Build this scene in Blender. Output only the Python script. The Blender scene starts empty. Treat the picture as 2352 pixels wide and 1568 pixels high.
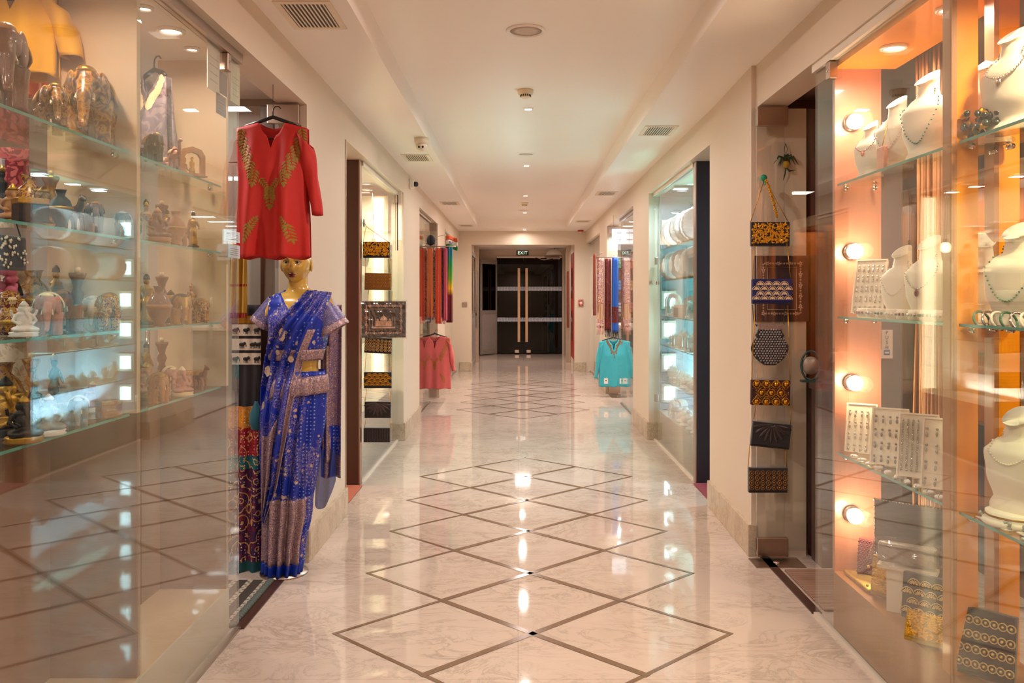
import bpy, bmesh, math, random
from mathutils import Vector, Matrix, Euler
random.seed(7)
C = bpy.context.scene.collection
SC = bpy.context.scene
PI = math.pi
# ---------------------------------------------------------------- camera, world, exposure
F = 1880.0                      # focal length in pixels of a 2352 wide frame
cam = bpy.data.cameras.new('camera'); co = bpy.data.objects.new('camera', cam); C.objects.link(co)
cam.sensor_width = 36; cam.lens = F/2352*36; cam.shift_x = -14/2352; cam.shift_y = -102/2352
cam.clip_start = 0.05; cam.clip_end = 100
co.location = (0, 0, 1.4); co.rotation_euler = (PI/2, 0, 0)
SC.camera = co
SC.view_settings.view_transform = 'Standard'; SC.view_settings.look = 'None'
SC.view_settings.gamma = 1; SC.view_settings.exposure = 0.54; SC.view_settings.use_curve_mapping = False
SC.cycles.use_adaptive_sampling = True; SC.cycles.adaptive_threshold = .028; SC.cycles.max_bounces = 8; SC.cycles.transparent_max_bounces = 40; SC.cycles.glossy_bounces = 5
SC.cycles.diffuse_bounces = 5; SC.cycles.sample_clamp_indirect = 6; SC.cycles.use_denoising = True
SC.cycles.caustics_reflective = False; SC.cycles.caustics_refractive = False
wd = bpy.data.worlds.new('world'); SC.world = wd; wd.use_nodes = True
wd.node_tree.nodes['Background'].inputs[0].default_value = (1, .8, .6, 1); wd.node_tree.nodes['Background'].inputs[1].default_value = 0.0

WARM = (1.0, .76, .60); PEACH = (1.0, .84, .77); WHITE = (1.0, .92, .88); COOL = (.62, .86, 1.0); GOLD = (1.0, .58, .25)
def area(name, loc, sx, sy, power, col, rot=(0, 0, 0), spread=170):
    l = bpy.data.lights.new(name, 'AREA'); l.shape = 'RECTANGLE'; l.size = sx; l.size_y = sy
    l.energy = power; l.color = col; l.spread = math.radians(spread)
    o = bpy.data.objects.new(name, l); C.objects.link(o); o.location = loc; o.rotation_euler = rot
    return o
# corridor downlights: the lamps behind the square fittings on the ceiling centre line
HALL = [(-3.6, 2.8), (-1.2, 2.8), (1.1, 2.8), (3.5, 2.8), (6.09, 2.8), (8.72, 2.8), (11.3, 2.8), (13.57, 2.8), (15.2, 2.65)]
for y, z in HALL:
    area('corridor_downlight_lamp', (.075, y, z-.012), .07, .07, (14.5 if y < 10 else 23) if y < 15 else 3.5, PEACH)
area('vestibule_lamp', (.1, 17.6, 2.53), .3, .3, 26, PEACH)
# shop ceiling lamps: small square fittings
def lamps(name, x, ys, power, col, z=2.47):
    for y in ys: area(name, (x, y, z), .22, .22, power, col)
lamps('left_shop_lamp', -2.6, (-.3, 1.2, 2.7), 11, WHITE); lamps('left_shop_lamp', -1.65, (4.0,), 7, WHITE)
lamps('left_bag_shop_lamp', -2.3, (5.9, 7.2), 12, WARM)
lamps('left_far_shop_lamp', -2.2, (9.6, 11.5, 13.6), 10, PEACH)
lamps('right_shop_lamp', 2.9, (.3, 1.8, 3.4), 8, WARM)
lamps('right_marble_shop_lamp', 2.4, (5.8, 7.2), 17, COOL)
lamps('right_far_shop_lamp', 2.3, (9.6, 11.5, 13.6), 14, WHITE)
# showcase lamps above the glass shelves
def spots_(name, x, ys, z, power, col, sz=.085):
    for y in ys: area(name, (x, y, z), sz, sz, power, col)
spots_('left_case_lamp', -1.285, (.3, 1.2, 2.2, 3.02), 2.365, 3.0, WARM)
spots_('bag_shop_case_lamp', -1.40, (6.6, 7.2, 7.6), 2.37, 7, WARM)
spots_('right_case_lamp', 1.44, (2.72, 3.14), 2.34, 3.3, WARM); spots_('right_case_lamp', 1.44, (.4, 1.2, 2.0), 2.34, 10.5, (1, .76, .48))
spots_('marble_case_lamp', 1.48, (6.55, 7.05, 7.5), 2.37, 12, COOL)
spots_('far_left_case_lamp', -1.45, (13.2, 14.4), 2.36, 5, WARM)
spots_('far_right_case_lamp', 1.6, (10.2, 11.6, 13.2, 14.4), 2.40, 7, WHITE)
area('marble_case_ceiling_fill', (1.80, 7.15, .34), .12, 1.5, 120, COOL, (0, math.radians(-145), 0))  # added upward fill that brightens the corridor ceiling, not a fitting of the case
area('bag_case_low_strip_lamp', (-1.60, 7.1, .56), .08, 1.4, 14, WHITE, (0, math.radians(145), 0))

# ---------------------------------------------------------------- materials
def lin(c):
    c = c/255
    return c/12.92 if c <= .04045 else ((c+.055)/1.055)**2.4
def rgb(h):
    if isinstance(h, str): h = (int(h[0:2], 16), int(h[2:4], 16), int(h[4:6], 16))
    return (lin(h[0]), lin(h[1]), lin(h[2]), 1)
class NT:
    def __init__(s, name):
        s.m = bpy.data.materials.new(name); s.m.use_nodes = True; s.t = s.m.node_tree
        s.b = s.t.nodes['Principled BSDF']; s.out = s.t.nodes['Material Output']
    def n(s, ty, **kw):
        o = s.t.nodes.new(ty)
        for k, v in kw.items(): setattr(o, k, v)
        return o
    def l(s, a, b): s.t.links.new(a, b)
    def val(s, sock, v):
        if hasattr(v, 'links') or hasattr(v, 'is_linked'): s.l(v, sock)
        else: sock.default_value = v
    def math(s, op, a, b=0.0, c=None, clamp=False):
        o = s.n('ShaderNodeMath', operation=op, use_clamp=clamp)
        s.val(o.inputs[0], a); s.val(o.inputs[1], b)
        if c is not None: s.val(o.inputs[2], c)
        return o.outputs[0]
    def co(s, kind='Object', scale=(1, 1, 1), rot=(0, 0, 0)):
        t = s.n('ShaderNodeTexCoord'); mp = s.n('ShaderNodeMapping'); s.l(t.outputs[kind], mp.inputs[0])
        mp.inputs['Scale'].default_value = scale; mp.inputs['Rotation'].default_value = rot
        return mp.outputs[0]
    def noise(s, vec, scale=5, detail=4, rough=.5, dist=0):
        o = s.n('ShaderNodeTexNoise'); s.l(vec, o.inputs['Vector']); o.inputs['Scale'].default_value = scale
        o.inputs['Detail'].default_value = detail; o.inputs['Roughness'].default_value = rough; o.inputs['Distortion'].default_value = dist
        return o.outputs[0]
    def voro(s, vec, scale=5, feature='F1', rnd=1.0):
        o = s.n('ShaderNodeTexVoronoi', feature=feature); s.l(vec, o.inputs['Vector']); o.inputs['Scale'].default_value = scale
        if 'Randomness' in o.inputs: o.inputs['Randomness'].default_value = rnd
        return o
    def ramp(s, fac, stops, interp='LINEAR'):
        o = s.n('ShaderNodeValToRGB'); s.l(fac, o.inputs[0]); r = o.color_ramp; r.interpolation = interp
        while len(r.elements) < len(stops): r.elements.new(.5)
        for e, (p, c) in zip(r.elements, stops): e.position = p; e.color = rgb(c) if not isinstance(c, float) else (c, c, c, 1)
        return o.outputs[0]
    def mix(s, fac, a, b):
        o = s.n('ShaderNodeMix', data_type='RGBA'); s.val(o.inputs[0], fac)
        s.val(o.inputs[6], a if not isinstance(a, str) else rgb(a)); s.val(o.inputs[7], b if not isinstance(b, str) else rgb(b))
        return o.outputs[2]
    def bump(s, h, strength=.3, dist=.01):
        o = s.n('ShaderNodeBump'); s.l(h, o.inputs['Height']); o.inputs['Strength'].default_value = strength; o.inputs['Distance'].default_value = dist
        s.l(o.outputs[0], s.b.inputs['Normal'])
    def base(s, v): s.val(s.b.inputs['Base Color'], v)
    def set(s, rough=.5, metal=0.0, spec=.5):
        s.b.inputs['Roughness'].default_value = rough; s.b.inputs['Metallic'].default_value = metal
        s.b.inputs['Specular IOR Level'].default_value = spec; return s
_mc = {}
def mat(name, col, rough=.5, metal=0.0, var=.08, nscale=8, bump=0.0, bscale=60, emit=0.0, coat=0.0, sheen=0.0, alpha=1.0):
    """one plain procedural material: base colour broken up by noise, optional bump"""
    if name in _mc: return _mc[name]
    s = NT(name); s.set(rough, metal)
    c = rgb(col); v = s.co()
    nz = s.noise(v, nscale, 5, .6)
    lo = tuple(max(0, x*(1-var*1.6)) for x in c[:3])+(1,); hi = tuple(min(1, x*(1+var*1.6)) for x in c[:3])+(1,)
    s.base(s.mix(nz, lo, hi))
    if bump: s.bump(s.noise(v, bscale, 3, .6), bump, .004)
    if emit: s.b.inputs['Emission Color'].default_value = c; s.b.inputs['Emission Strength'].default_value = emit
    if coat: s.b.inputs['Coat Weight'].default_value = coat; s.b.inputs['Coat Roughness'].default_value = .1
    if sheen: s.b.inputs['Sheen Weight'].default_value = sheen
    if alpha < 1: s.b.inputs['Alpha'].default_value = alpha
    _mc[name] = s.m; return s.m
def emis(name, col, strength):
    if name in _mc: return _mc[name]
    s = NT(name); s.b.inputs['Base Color'].default_value = rgb(col); s.b.inputs['Emission Color'].default_value = rgb(col)
    s.b.inputs['Emission Strength'].default_value = strength; _mc[name] = s.m; return s.m
def glass(name, tint=(.97, .99, .98), f0=.05, rough=0.0, haze=0.0, hazecol=(.8, .75, .7)):
    """thin sheet glass: clear transmission plus a mirror reflection that grows towards grazing view"""
    if name in _mc: return _mc[name]
    s = NT(name); g = s.n('ShaderNodeNewGeometry')
    d = s.n('ShaderNodeVectorMath', operation='DOT_PRODUCT'); s.l(g.outputs['Normal'], d.inputs[0]); s.l(g.outputs['Incoming'], d.inputs[1])
    c = s.math('ABSOLUTE', d.outputs['Value']); k = s.math('SUBTRACT', 1.0, c, clamp=True)
    p = s.math('POWER', k, 5.0); f = s.math('MULTIPLY_ADD', p, 1-f0, f0, clamp=True)
    tr = s.n('ShaderNodeBsdfTransparent'); tr.inputs[0].default_value = tint+(1,)
    gl = s.n('ShaderNodeBsdfGlossy'); gl.inputs['Roughness'].default_value = rough; gl.inputs[0].default_value = (1, 1, 1, 1)
    mx = s.n('ShaderNodeMixShader'); s.l(f, mx.inputs[0])
    if haze:
        df = s.n('ShaderNodeBsdfDiffuse'); df.inputs[0].default_value = hazecol+(1,)
        m2 = s.n('ShaderNodeMixShader'); nz = s.noise(s.co(scale=(1, 1, .4)), 9, 5, .7)
        s.l(s.math('MULTIPLY', nz, haze*2), m2.inputs[0]); s.l(tr.outputs[0], m2.inputs[1]); s.l(df.outputs[0], m2.inputs[2])
        s.l(m2.outputs[0], mx.inputs[1])
    else: s.l(tr.outputs[0], mx.inputs[1])
    s.l(gl.outputs[0], mx.inputs[2]); s.l(mx.outputs[0], s.out.inputs['Surface'])
    s.m['glass'] = 1; _mc[name] = s.m; return s.m
def marble(name, a, b, vein, rough=.1, scale=1.0, seam=None, spec=.5):
    s = NT(name); s.set(rough, 0, spec); v = s.co(scale=(scale, scale*1.5, scale), rot=(0, 0, .5))
    n1 = s.noise(v, 1.6, 8, .65, .6); n2 = s.noise(v, 3.2, 10, .7, 2.2)
    basec = s.mix(n1, a, b)
    w = s.math('ABSOLUTE', s.math('SUBTRACT', n2, .5)); vf = s.math('SUBTRACT', 1.0, s.math('MULTIPLY', w, 14), clamp=True)
    vf = s.math('MULTIPLY', s.math('MULTIPLY', vf, vf), s.math('MULTIPLY', s.math('SUBTRACT', n1, .35, clamp=True), 2.2), clamp=True)
    c = s.mix(vf, basec, vein)
    if seam:
        t = s.n('ShaderNodeTexBrick'); s.l(s.co(), t.inputs['Vector']); t.inputs['Scale'].default_value = 1
        t.inputs['Mortar Size'].default_value = .0025; t.inputs['Brick Width'].default_value = seam[0]; t.inputs['Row Height'].default_value = seam[1]; t.offset = 0.0
        c = s.mix(s.math('MULTIPLY', t.outputs['Fac'], .22), c, '8A735F')
    s.base(c); _mc[name] = s.m; return s.m
def wood(name, a, b, rough=.35, scale=(6, 6, .7), coat=.3):
    if name in _mc: return _mc[name]
    s = NT(name); s.set(rough); v = s.co(scale=scale)
    n1 = s.noise(v, 4, 6, .6, 1.2); s.base(s.mix(n1, a, b)); s.b.inputs['Coat Weight'].default_value = coat
    _mc[name] = s.m; return s.m

WALLP = mat('wall_paint', 'DBCAB6', .42, var=.02, nscale=2)
CEILP = mat('ceiling_paint', 'F6ECE4', .38, var=.015, nscale=2)
FLOORM = marble('white_marble', 'D4C4B8', 'C6B4A6', '8F8070', .04, 1.0, seam=(1.646, .75))
INLAY = wood('brown_stone_inlay', '6E5644', '8A705A', .12, (20, 20, 20), 0)
SKIRT = marble('baseboard_marble', 'D9C9B2', 'BBA78D', '7A6753', .2, 3.0)
STEEL = mat('brushed_steel', 'B9A79A', .3, 1.0, bump=.05, bscale=200)
CHROME = mat('chrome', 'D8D0CA', .08, 1.0)
BROWNP = mat('dark_brown_laminate', '4A3028', .3, var=.05)
NAVYP = mat('dark_navy_laminate', '33303A', .35, var=.05)
SHOPW = mat('shop_wall_cream', 'E2D2BE', .5, var=.03, nscale=3)
GREYW = mat('shop_wall_grey', 'A39488', .5, var=.05, nscale=3)
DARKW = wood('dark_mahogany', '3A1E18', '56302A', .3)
ORANGEW = wood('orange_lacquered_wood', 'E8862A', 'C86A1C', .3)
PINKW = wood('pink_brown_wood', 'C98868', 'B0705A', .3)
BLACK = mat('black_plastic', '171417', .35)
GLASS = glass('shop_window_glass', f0=.075)
GLASSR = glass('shop_window_glass_right', f0=.06)
SHELFG = glass('shelf_glass', (.88, .97, .93), .04)
SHELFE = mat('green_glass_edge', '5E9C8C', .15, coat=.5)

# ---------------------------------------------------------------- mesh helpers
class MB:
    def __init__(s): s.v = []; s.f = []; s.mi = []; s.sm = []
    def add(s, vs, fs, m=0, smooth=False):
        o = len(s.v); s.v += [tuple(p) for p in vs]
        for f in fs: s.f.append([i+o for i in f]); s.mi.append(m); s.sm.append(smooth)
        return s
    def box(s, x0, x1, y0, y1, z0, z1, m=0):
        x0, x1 = min(x0, x1), max(x0, x1); y0, y1 = min(y0, y1), max(y0, y1); z0, z1 = min(z0, z1), max(z0, z1)
        vs = [(x, y, z) for z in (z0, z1) for y in (y0, y1) for x in (x0, x1)]
        return s.add(vs, [(0, 2, 3, 1), (4, 5, 7, 6), (0, 1, 5, 4), (2, 6, 7, 3), (0, 4, 6, 2), (1, 3, 7, 5)], m)
    def obox(s, c, size, rot=(0, 0, 0), m=0):
        M = Euler(rot).to_matrix(); c = Vector(c)
        vs = [c+M@Vector((sx*size[0]/2, sy*size[1]/2, sz*size[2]/2)) for sz in (-1, 1) for sy in (-1, 1) for sx in (-1, 1)]
        return s.add(vs, [(0, 2, 3, 1), (4, 5, 7, 6), (0, 1, 5, 4), (2, 6, 7, 3), (0, 4, 6, 2), (1, 3, 7, 5)], m)
    def quad(s, a, b, c, d, m=0): return s.add([a, b, c, d], [(0, 1, 2, 3)], m)
    def tube(s, pts, r, n=8, m=0, caps=True, flat=1.0):
        pts = [Vector(p) for p in pts]; k = len(pts)
        rs = r if isinstance(r, (list, tuple)) else [r]*k
        vs = []; up = None
        for i, p in enumerate(pts):
            t = (pts[min(i+1, k-1)]-pts[max(i-1, 0)])
            t = t.normalized() if t.length > 1e-9 else Vector((0, 0, 1))
            if up is None: up = Vector((0, 0, 1)) if abs(t.z) < .9 else Vector((1, 0, 0))
            a = t.cross(up)
            if a.length < 1e-6: a = t.cross(Vector((0, 1, 0)))
            a.normalize(); b = a.cross(t).normalized(); up = b
            for j in range(n):
                an = 2*PI*j/n; vs.append(p+a*math.cos(an)*rs[i]+b*math.sin(an)*rs[i]*flat)
        fs = [(i*n+j, i*n+(j+1) % n, (i+1)*n+(j+1) % n, (i+1)*n+j) for i in range(k-1) for j in range(n)]
        if caps: fs += [tuple(range(n-1, -1, -1)), tuple((k-1)*n+j for j in range(n))]
        return s.add(vs, fs, m, True)
    def lathe(s, prof, c=(0, 0, 0), n=20, m=0, sx=1, sy=1, axis='z', squash=None):
        vs = []; k = len(prof)
        for r, z in prof:
            for j in range(n):
                a = 2*PI*j/n; x, y = r*math.cos(a)*sx, r*math.sin(a)*sy
                if axis == 'z': p = (c[0]+x, c[1]+y, c[2]+z)
                elif axis == 'y': p = (c[0]+x, c[1]+z, c[2]+y)
                else: p = (c[0]+z, c[1]+x, c[2]+y)
                vs.append(p)
        fs = [(i*n+j, i*n+(j+1) % n, (i+1)*n+(j+1) % n, (i+1)*n+j) for i in range(k-1) for j in range(n)]
        if prof[0][0] > 1e-6: fs.append(tuple(range(n-1, -1, -1)))
        if prof[-1][0] > 1e-6: fs.append(tuple((k-1)*n+j for j in range(n)))
        return s.add(vs, fs, m, True)
    def ell(s, c, r, rot=(0, 0, 0), n=14, k=9, m=0):
        M = Euler(rot).to_matrix(); c = Vector(c); vs = []
        for i in range(k+1):
            th = PI*i/k
            for j in range(n):
                a = 2*PI*j/n
                vs.append(c+M@Vector((r[0]*math.sin(th)*math.cos(a), r[1]*math.sin(th)*math.sin(a), r[2]*math.cos(th))))
        fs = [(i*n+j, (i+1)*n+j, (i+1)*n+(j+1) % n, i*n+(j+1) % n) for i in range(k) for j in range(n)]
        return s.add(vs, fs, m, True)
    def grid(s, fn, nu, nv, m=0, smooth=True, closed=False):
        vs = [fn(i/nu, j/nv) for j in range(nv+1) for i in range(nu+1)]
        fs = [(j*(nu+1)+i, j*(nu+1)+i+1, (j+1)*(nu+1)+i+1, (j+1)*(nu+1)+i) for j in range(nv) for i in range(nu)]
        return s.add(vs, fs, m, smooth)
    def prism(s, poly, fn, d0, d1, m=0):
        """poly in 2D, fn(u, v, d) -> 3D"""
        n = len(poly); vs = [fn(u, v, d0) for u, v in poly]+[fn(u, v, d1) for u, v in poly]
        return s.add(vs, [tuple(range(n-1, -1, -1)), tuple(range(n, 2*n))]+[(i, (i+1) % n, n+(i+1) % n, n+i) for i in range(n)], m)
    def build(s, name, mats, parent=None, thick=0, bevel=0, remesh=0, subsurf=0):
        me = bpy.data.meshes.new(name); me.from_pydata(s.v, [], s.f)
        mats = mats if isinstance(mats, (list, tuple)) else [mats]
        for mm in mats: me.materials.append(mm)
        me.polygons.foreach_set('material_index', s.mi); me.polygons.foreach_set('use_smooth', s.sm)
        bm = bmesh.new(); bm.from_mesh(me); bmesh.ops.remove_doubles(bm, verts=bm.verts, dist=1e-6)
        bmesh.ops.recalc_face_normals(bm, faces=bm.faces); bm.to_mesh(me); bm.free(); me.update()
        o = bpy.data.objects.new(name, me); C.objects.link(o)
        if parent: o.parent = parent
        if remesh: md = o.modifiers.new('r', 'REMESH'); md.mode = 'VOXEL'; md.voxel_size = remesh; md.use_smooth_shade = True
        if thick: md = o.modifiers.new('s', 'SOLIDIFY'); md.thickness = thick; md.offset = 0
        if bevel: md = o.modifiers.new('b', 'BEVEL'); md.width = bevel; md.segments = 2; md.limit_method = 'ANGLE'
        if subsurf: md = o.modifiers.new('u', 'SUBSURF'); md.levels = subsurf; md.render_levels = subsurf
        if remesh: bake(o)
        return o
def bake(o):
    dg = bpy.context.evaluated_depsgraph_get(); me = bpy.data.meshes.new_from_object(o.evaluated_get(dg))
    for p in me.polygons: p.use_smooth = True
    o.modifiers.clear(); old = o.data; me.name = old.name; o.data = me
    return o
def tag(o, label, cat, group=None, kind=None):
    o['label'] = label; o['category'] = cat
    if group: o['group'] = group
    if kind: o['kind'] = kind
    return o
def thing(name, label, cat, loc=(0, 0, 0), rz=0, group=None, rot=None):
    o = bpy.data.objects.new(name, None); C.objects.link(o); o.empty_display_size = .05
    o.location = loc; o.rotation_euler = rot or (0, 0, rz); return tag(o, label, cat, group)
def struct(name, mb, m, parent=None, **kw):
    o = mb.build(name, m, parent, **kw)
    if not parent: o['kind'] = 'structure'
    return o
def dup(root, loc, rz=None, label=None, group=None, scale=None, rot=None):
    r = root.copy(); C.objects.link(r); r.location = loc
    if rz is not None: r.rotation_euler = (0, 0, rz)
    if rot: r.rotation_euler = rot
    if label: r['label'] = label
    if group: r['group'] = group
    if scale: r.scale = (scale, scale, scale) if not isinstance(scale, tuple) else scale
    for ch in list(root.children):
        c = ch.copy(); C.objects.link(c); c.parent = r
        for g in ch.children:
            d = g.copy(); C.objects.link(d); d.parent = c
    return r
class Kind:
    """a prototype with its parts: the first call of put() places it, later calls copy it"""
    def __init__(s, root): s.r = root; s.used = False; s.s0 = None
    def put(s, loc, rz=0, label=None, group=None, scale=None):
        if not s.used:
            s.used = True; r = s.r; r.location = loc; r.rotation_euler = (0, 0, rz)
            if label: r['label'] = label
            if group: r['group'] = group
            if scale: r.scale = (scale,)*3 if not isinstance(scale, tuple) else scale
            return r
        return dup(s.r, loc, rz, label, group, scale or 1.0)
def px(x, Y): return (x-1190)/F*Y
def pz(y, Y): return 1.4+(682-y)/F*Y
# ================================================================ THE SETTING
Y0 = -4.5
ZS, ZC, ZH = 2.65, 2.80, 2.42
WL, GL, WR, GR = -1.12, -1.18, 1.285, 1.31
# floor with the inlaid lattice of diamonds
fl = MB(); fl.box(-4.2, 4.2, Y0, 28, -.1, 0)
def strip(a, b, w, z=.0012):
    a = Vector(a+(z,)); b = Vector(b+(z,)); d = (b-a).normalized(); n = Vector((-d.y, d.x, 0))*w/2; e = d*w*.45
    fl.quad(a-n-e, b-n+e, b+n+e, a+n-e, 1)
X0, HW = .061, .4115
for y0, p in ((-2.35, .742), (2.66, .7455), (9.414, .746)):
    for k in range(6):
        for sx in (-1, 1):
            m = (X0+sx*HW, y0+(k+.5)*p); t = (X0+sx*2*HW, y0+(k+1)*p); b = (X0+sx*2*HW, y0+k*p)
            strip((X0, y0+k*p), m, .02 if k == 0 else .031, .0012); strip(m, (X0, y0+(k+1)*p), .02 if k == 5 else .031, .0016)
            if k < 5: strip(m, t, .018, .0014)
            if k > 0: strip(m, b, .018, .0018)
struct('floor', fl, [FLOORM, INLAY])
# ceiling: side soffits and a raised centre
ce = MB()
ce.box(-4.2, -.72, Y0, 15.65, ZS, 2.95); ce.box(.88, 4.2, Y0, 15.65, ZS, 2.95)
ce.box(-.72, .88, Y0, 14.8, ZC, 2.95); ce.box(-.72, .88, 14.8, 15.65, ZS, 2.95)
ce.box(-4.2, 4.2, 15.65, 28, 2.56, 2.95)
struct('ceiling', ce, CEILP)
# left corridor wall
wl = MB(); wl.box(-1.27, WL, Y0, 15.5, ZH, ZS)
for a, b in ((Y0, -1.5), (4.34, 5.3), (8.0, 9.3), (11.4, 12.5)): wl.box(-1.27, WL, a, b, 0, ZH)
struct('wall_left', wl, WALLP)
bl = MB()
for a, b in ((Y0, -1.5), (4.33, 5.3), (8.0, 9.3), (11.4, 12.5)):
    bl.box(-1.125, WL+.02, a, b, 0, .17); bl.box(-1.28, WL+.02, a-.012, a+.01, 0, .17)
struct('baseboard_left', bl, SKIRT, bevel=.003)
# right corridor wall
wr = MB(); wr.box(WR, 1.44, Y0, 15.5, ZH, ZS)
for a, b in ((Y0, -1.5), (8.05, 9.15), (11.85, 12.9)): wr.box(WR, 1.44, a, b, 0, ZH)
wr.prism([(1.262, 4.43), (1.44, 4.43), (1.44, 5.5), (1.288, 5.5)], lambda u, v, d: (u, v, d), 0, ZH)
wr.prism([(1.262, 4.43), (1.44, 4.43), (1.44, 5.5), (1.288, 5.5)], lambda u, v, d: (u, v, d), ZH, ZS)
struct('wall_right', wr, WALLP)
br = MB()
for a, b in ((Y0, -1.5), (8.05, 9.15), (11.85, 12.9)):
    br.box(WR-.02, WR+.01, a, b, 0, .17); br.box(WR-.02, 1.45, a-.012, a+.01, 0, .17)
br.prism([(1.243, 4.42), (1.29, 4.42), (1.30, 5.5), (1.27, 5.5)], lambda u, v, d: (u, v, d), 0, .17)
struct('baseboard_right', br, SKIRT, bevel=.003)
# end wall with the opening to the vestibule
we = MB(); we.box(-4.2, -.882, 15.5, 15.65, 0, 2.65); we.box(1.07, 4.2, 15.5, 15.65, 0, 2.65); we.box(-.882, 1.07, 15.5, 15.65, 2.39, 2.65)
struct('wall_end', we, WALLP)
be = MB(); be.box(-1.11, -.87, 15.48, 15.51, 0, .17); be.box(-.9, -.868, 15.5, 15.66, 0, .17); be.box(1.06, 1.28, 15.48, 15.51, 0, .17); be.box(1.056, 1.08, 15.5, 15.66, 0, .17)
struct('baseboard_end', be, SKIRT, bevel=.003)
bk = MB(); bk.box(-4.2, 4.2, Y0-.15, Y0, 0, 2.95); struct('wall_back', bk, WALLP)
# vestibule
wv = MB(); wv.box(-1.05, -.94, 15.65, 20.25, 0, 2.56); struct('wall_vestibule_left', wv, WALLP)
wv = MB(); wv.box(1.13, 1.24, 15.65, 20.25, 0, 2.56); struct('wall_vestibule_right', wv, WALLP)
wv = MB(); wv.box(-1.0, 1.2, 20.2, 20.32, 2.40, 2.56); wv.box(-1, -.53, 20.2, 20.32, 0, 2.4); wv.box(1.085, 1.2, 20.2, 20.32, 0, 2.4)
struct('wall_vestibule_end', wv, WALLP)
# dark space outside the glass doors
dk = mat('outside_dark_wall', '241E22', .5, var=.2)
wo = MB(); wo.box(-3, 3, 26, 26.1, 0, 2.56); wo.box(-1.9, -1.8, 20.3, 26, 0, 2.56); wo.box(1.6, 1.7, 20.3, 26, 0, 2.56); struct('wall_outside', wo, dk)
# jambs
t = MB(); t.box(-1.33, -1.178, 6.08, 6.13, 0, 2.43); t.box(-1.182, -1.172, 6.07, 6.14, 0, 2.43, 1); struct('trim_1', t, [BROWNP, STEEL])
t = MB(); t.box(1.335, 1.50, 6.14, 6.20, 0, 2.43); t.box(1.33, 1.338, 6.13, 6.21, 0, 2.43, 1); struct('trim_2', t, [NAVYP, STEEL])
t = MB(); t.box(-1.275, -1.115, 5.298, 5.315, 0, 2.42); struct('trim_3', t, STEEL)
# ---- shop rooms behind the glass
def room(name, x0, x1, y0, y1, mback, mnear, mfar, mceil, zc=2.5):
    b = MB(); b.box(x0, x0+(.06 if x0 < 0 else -.06)*1, y0, y1, 0, zc, 0) if x0 < 0 else b.box(x1, x1-.06, y0, y1, 0, zc, 0)
    b.box(x0, x1, y0, y0+.05, 0, zc, 1); b.box(x0, x1, y1-.05, y1, 0, zc, 2); b.box(x0, x1, y0, y1, zc, zc+.04, 3)
    return struct(name, b, [mback, mnear, mfar, mceil])
room('wall_left_shop', -3.9, -1.275, -1.5, 4.6, SHOPW, SHOPW, GREYW, CEILP)
room('wall_left_bag_shop', -3.4, -1.275, 4.62, 8.2, SHOPW, SHOPW, SHOPW, CEILP)
room('wall_left_far_shop', -3.4, -1.275, 8.22, 15.45, SHOPW, SHOPW, SHOPW, CEILP)
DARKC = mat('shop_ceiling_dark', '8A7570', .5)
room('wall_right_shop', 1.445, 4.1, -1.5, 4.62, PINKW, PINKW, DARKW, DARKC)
room('wall_right_marble_shop', 1.445, 3.6, 4.64, 8.2, mat('marble_shop_wall', 'BCC6C8', .5), GREYW, mat('marble_shop_wall', 'BCC6C8', .5), CEILP)
room('wall_right_far_shop', 1.445, 3.6, 8.22, 15.45, SHOPW, SHOPW, SHOPW, CEILP)
t = MB(); t.box(1.441, 1.56, 4.432, 4.55, 0, 2.42); struct('wall_right_return', t, SHOPW)
# ---- shop windows
def window(n, x, y0, y1, z0=.0, z1=2.38, seams=(), m=GLASS, rail=STEEL, side=1):
    e = thing('window_%d' % n, '', 'window'); del e['label']; del e['category']; e['kind'] = 'structure'
    ys = [y0]+list(seams)+[y1]
    for a, b in zip(ys, ys[1:]):
        g = MB(); g.box(x-.005, x+.005, a+.003, b-.003, z0+.004, z1); g.build('pane', m, e)
    r = MB(); r.box(x-.02, x+.02, y0, y1, z1, ZH+.0); r.build('frame', rail, e)
    s = MB(); s.box(x-.012, x+.012, y0, y1, z0-.0, z0+.012); s.build('sill', rail, e)
    return e
WHITEM = mat('white_metal_rail', 'E0D4C4', .35)
window(1, GL, -1.5, 3.45, 0, 2.38, (-.3, 1.0, 2.55), GLASS, STEEL)
window(2, GL, 6.14, 8.0, 0, 2.385, (), GLASS, WHITEM)
window(3, GL, 9.3, 10.9, 0, 2.385, (), GLASS, STEEL)
window(4, GL, 12.5, 15.48, 0, 2.385, (), GLASS, STEEL)
window(5, GR+.005, -1.5, 3.61, 0, 2.385, (-.4, 1.1, 2.48), GLASSR, WHITEM)
window(6, 1.345, 6.21, 8.05, 0, 2.385, (), GLASSR, WHITEM)
window(7, 1.36, 9.15, 10.8, 0, 2.385, (), GLASSR, STEEL)
window(8, 1.37, 12.9, 15.48, 0, 2.385, (), GLASSR, STEEL)
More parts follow.
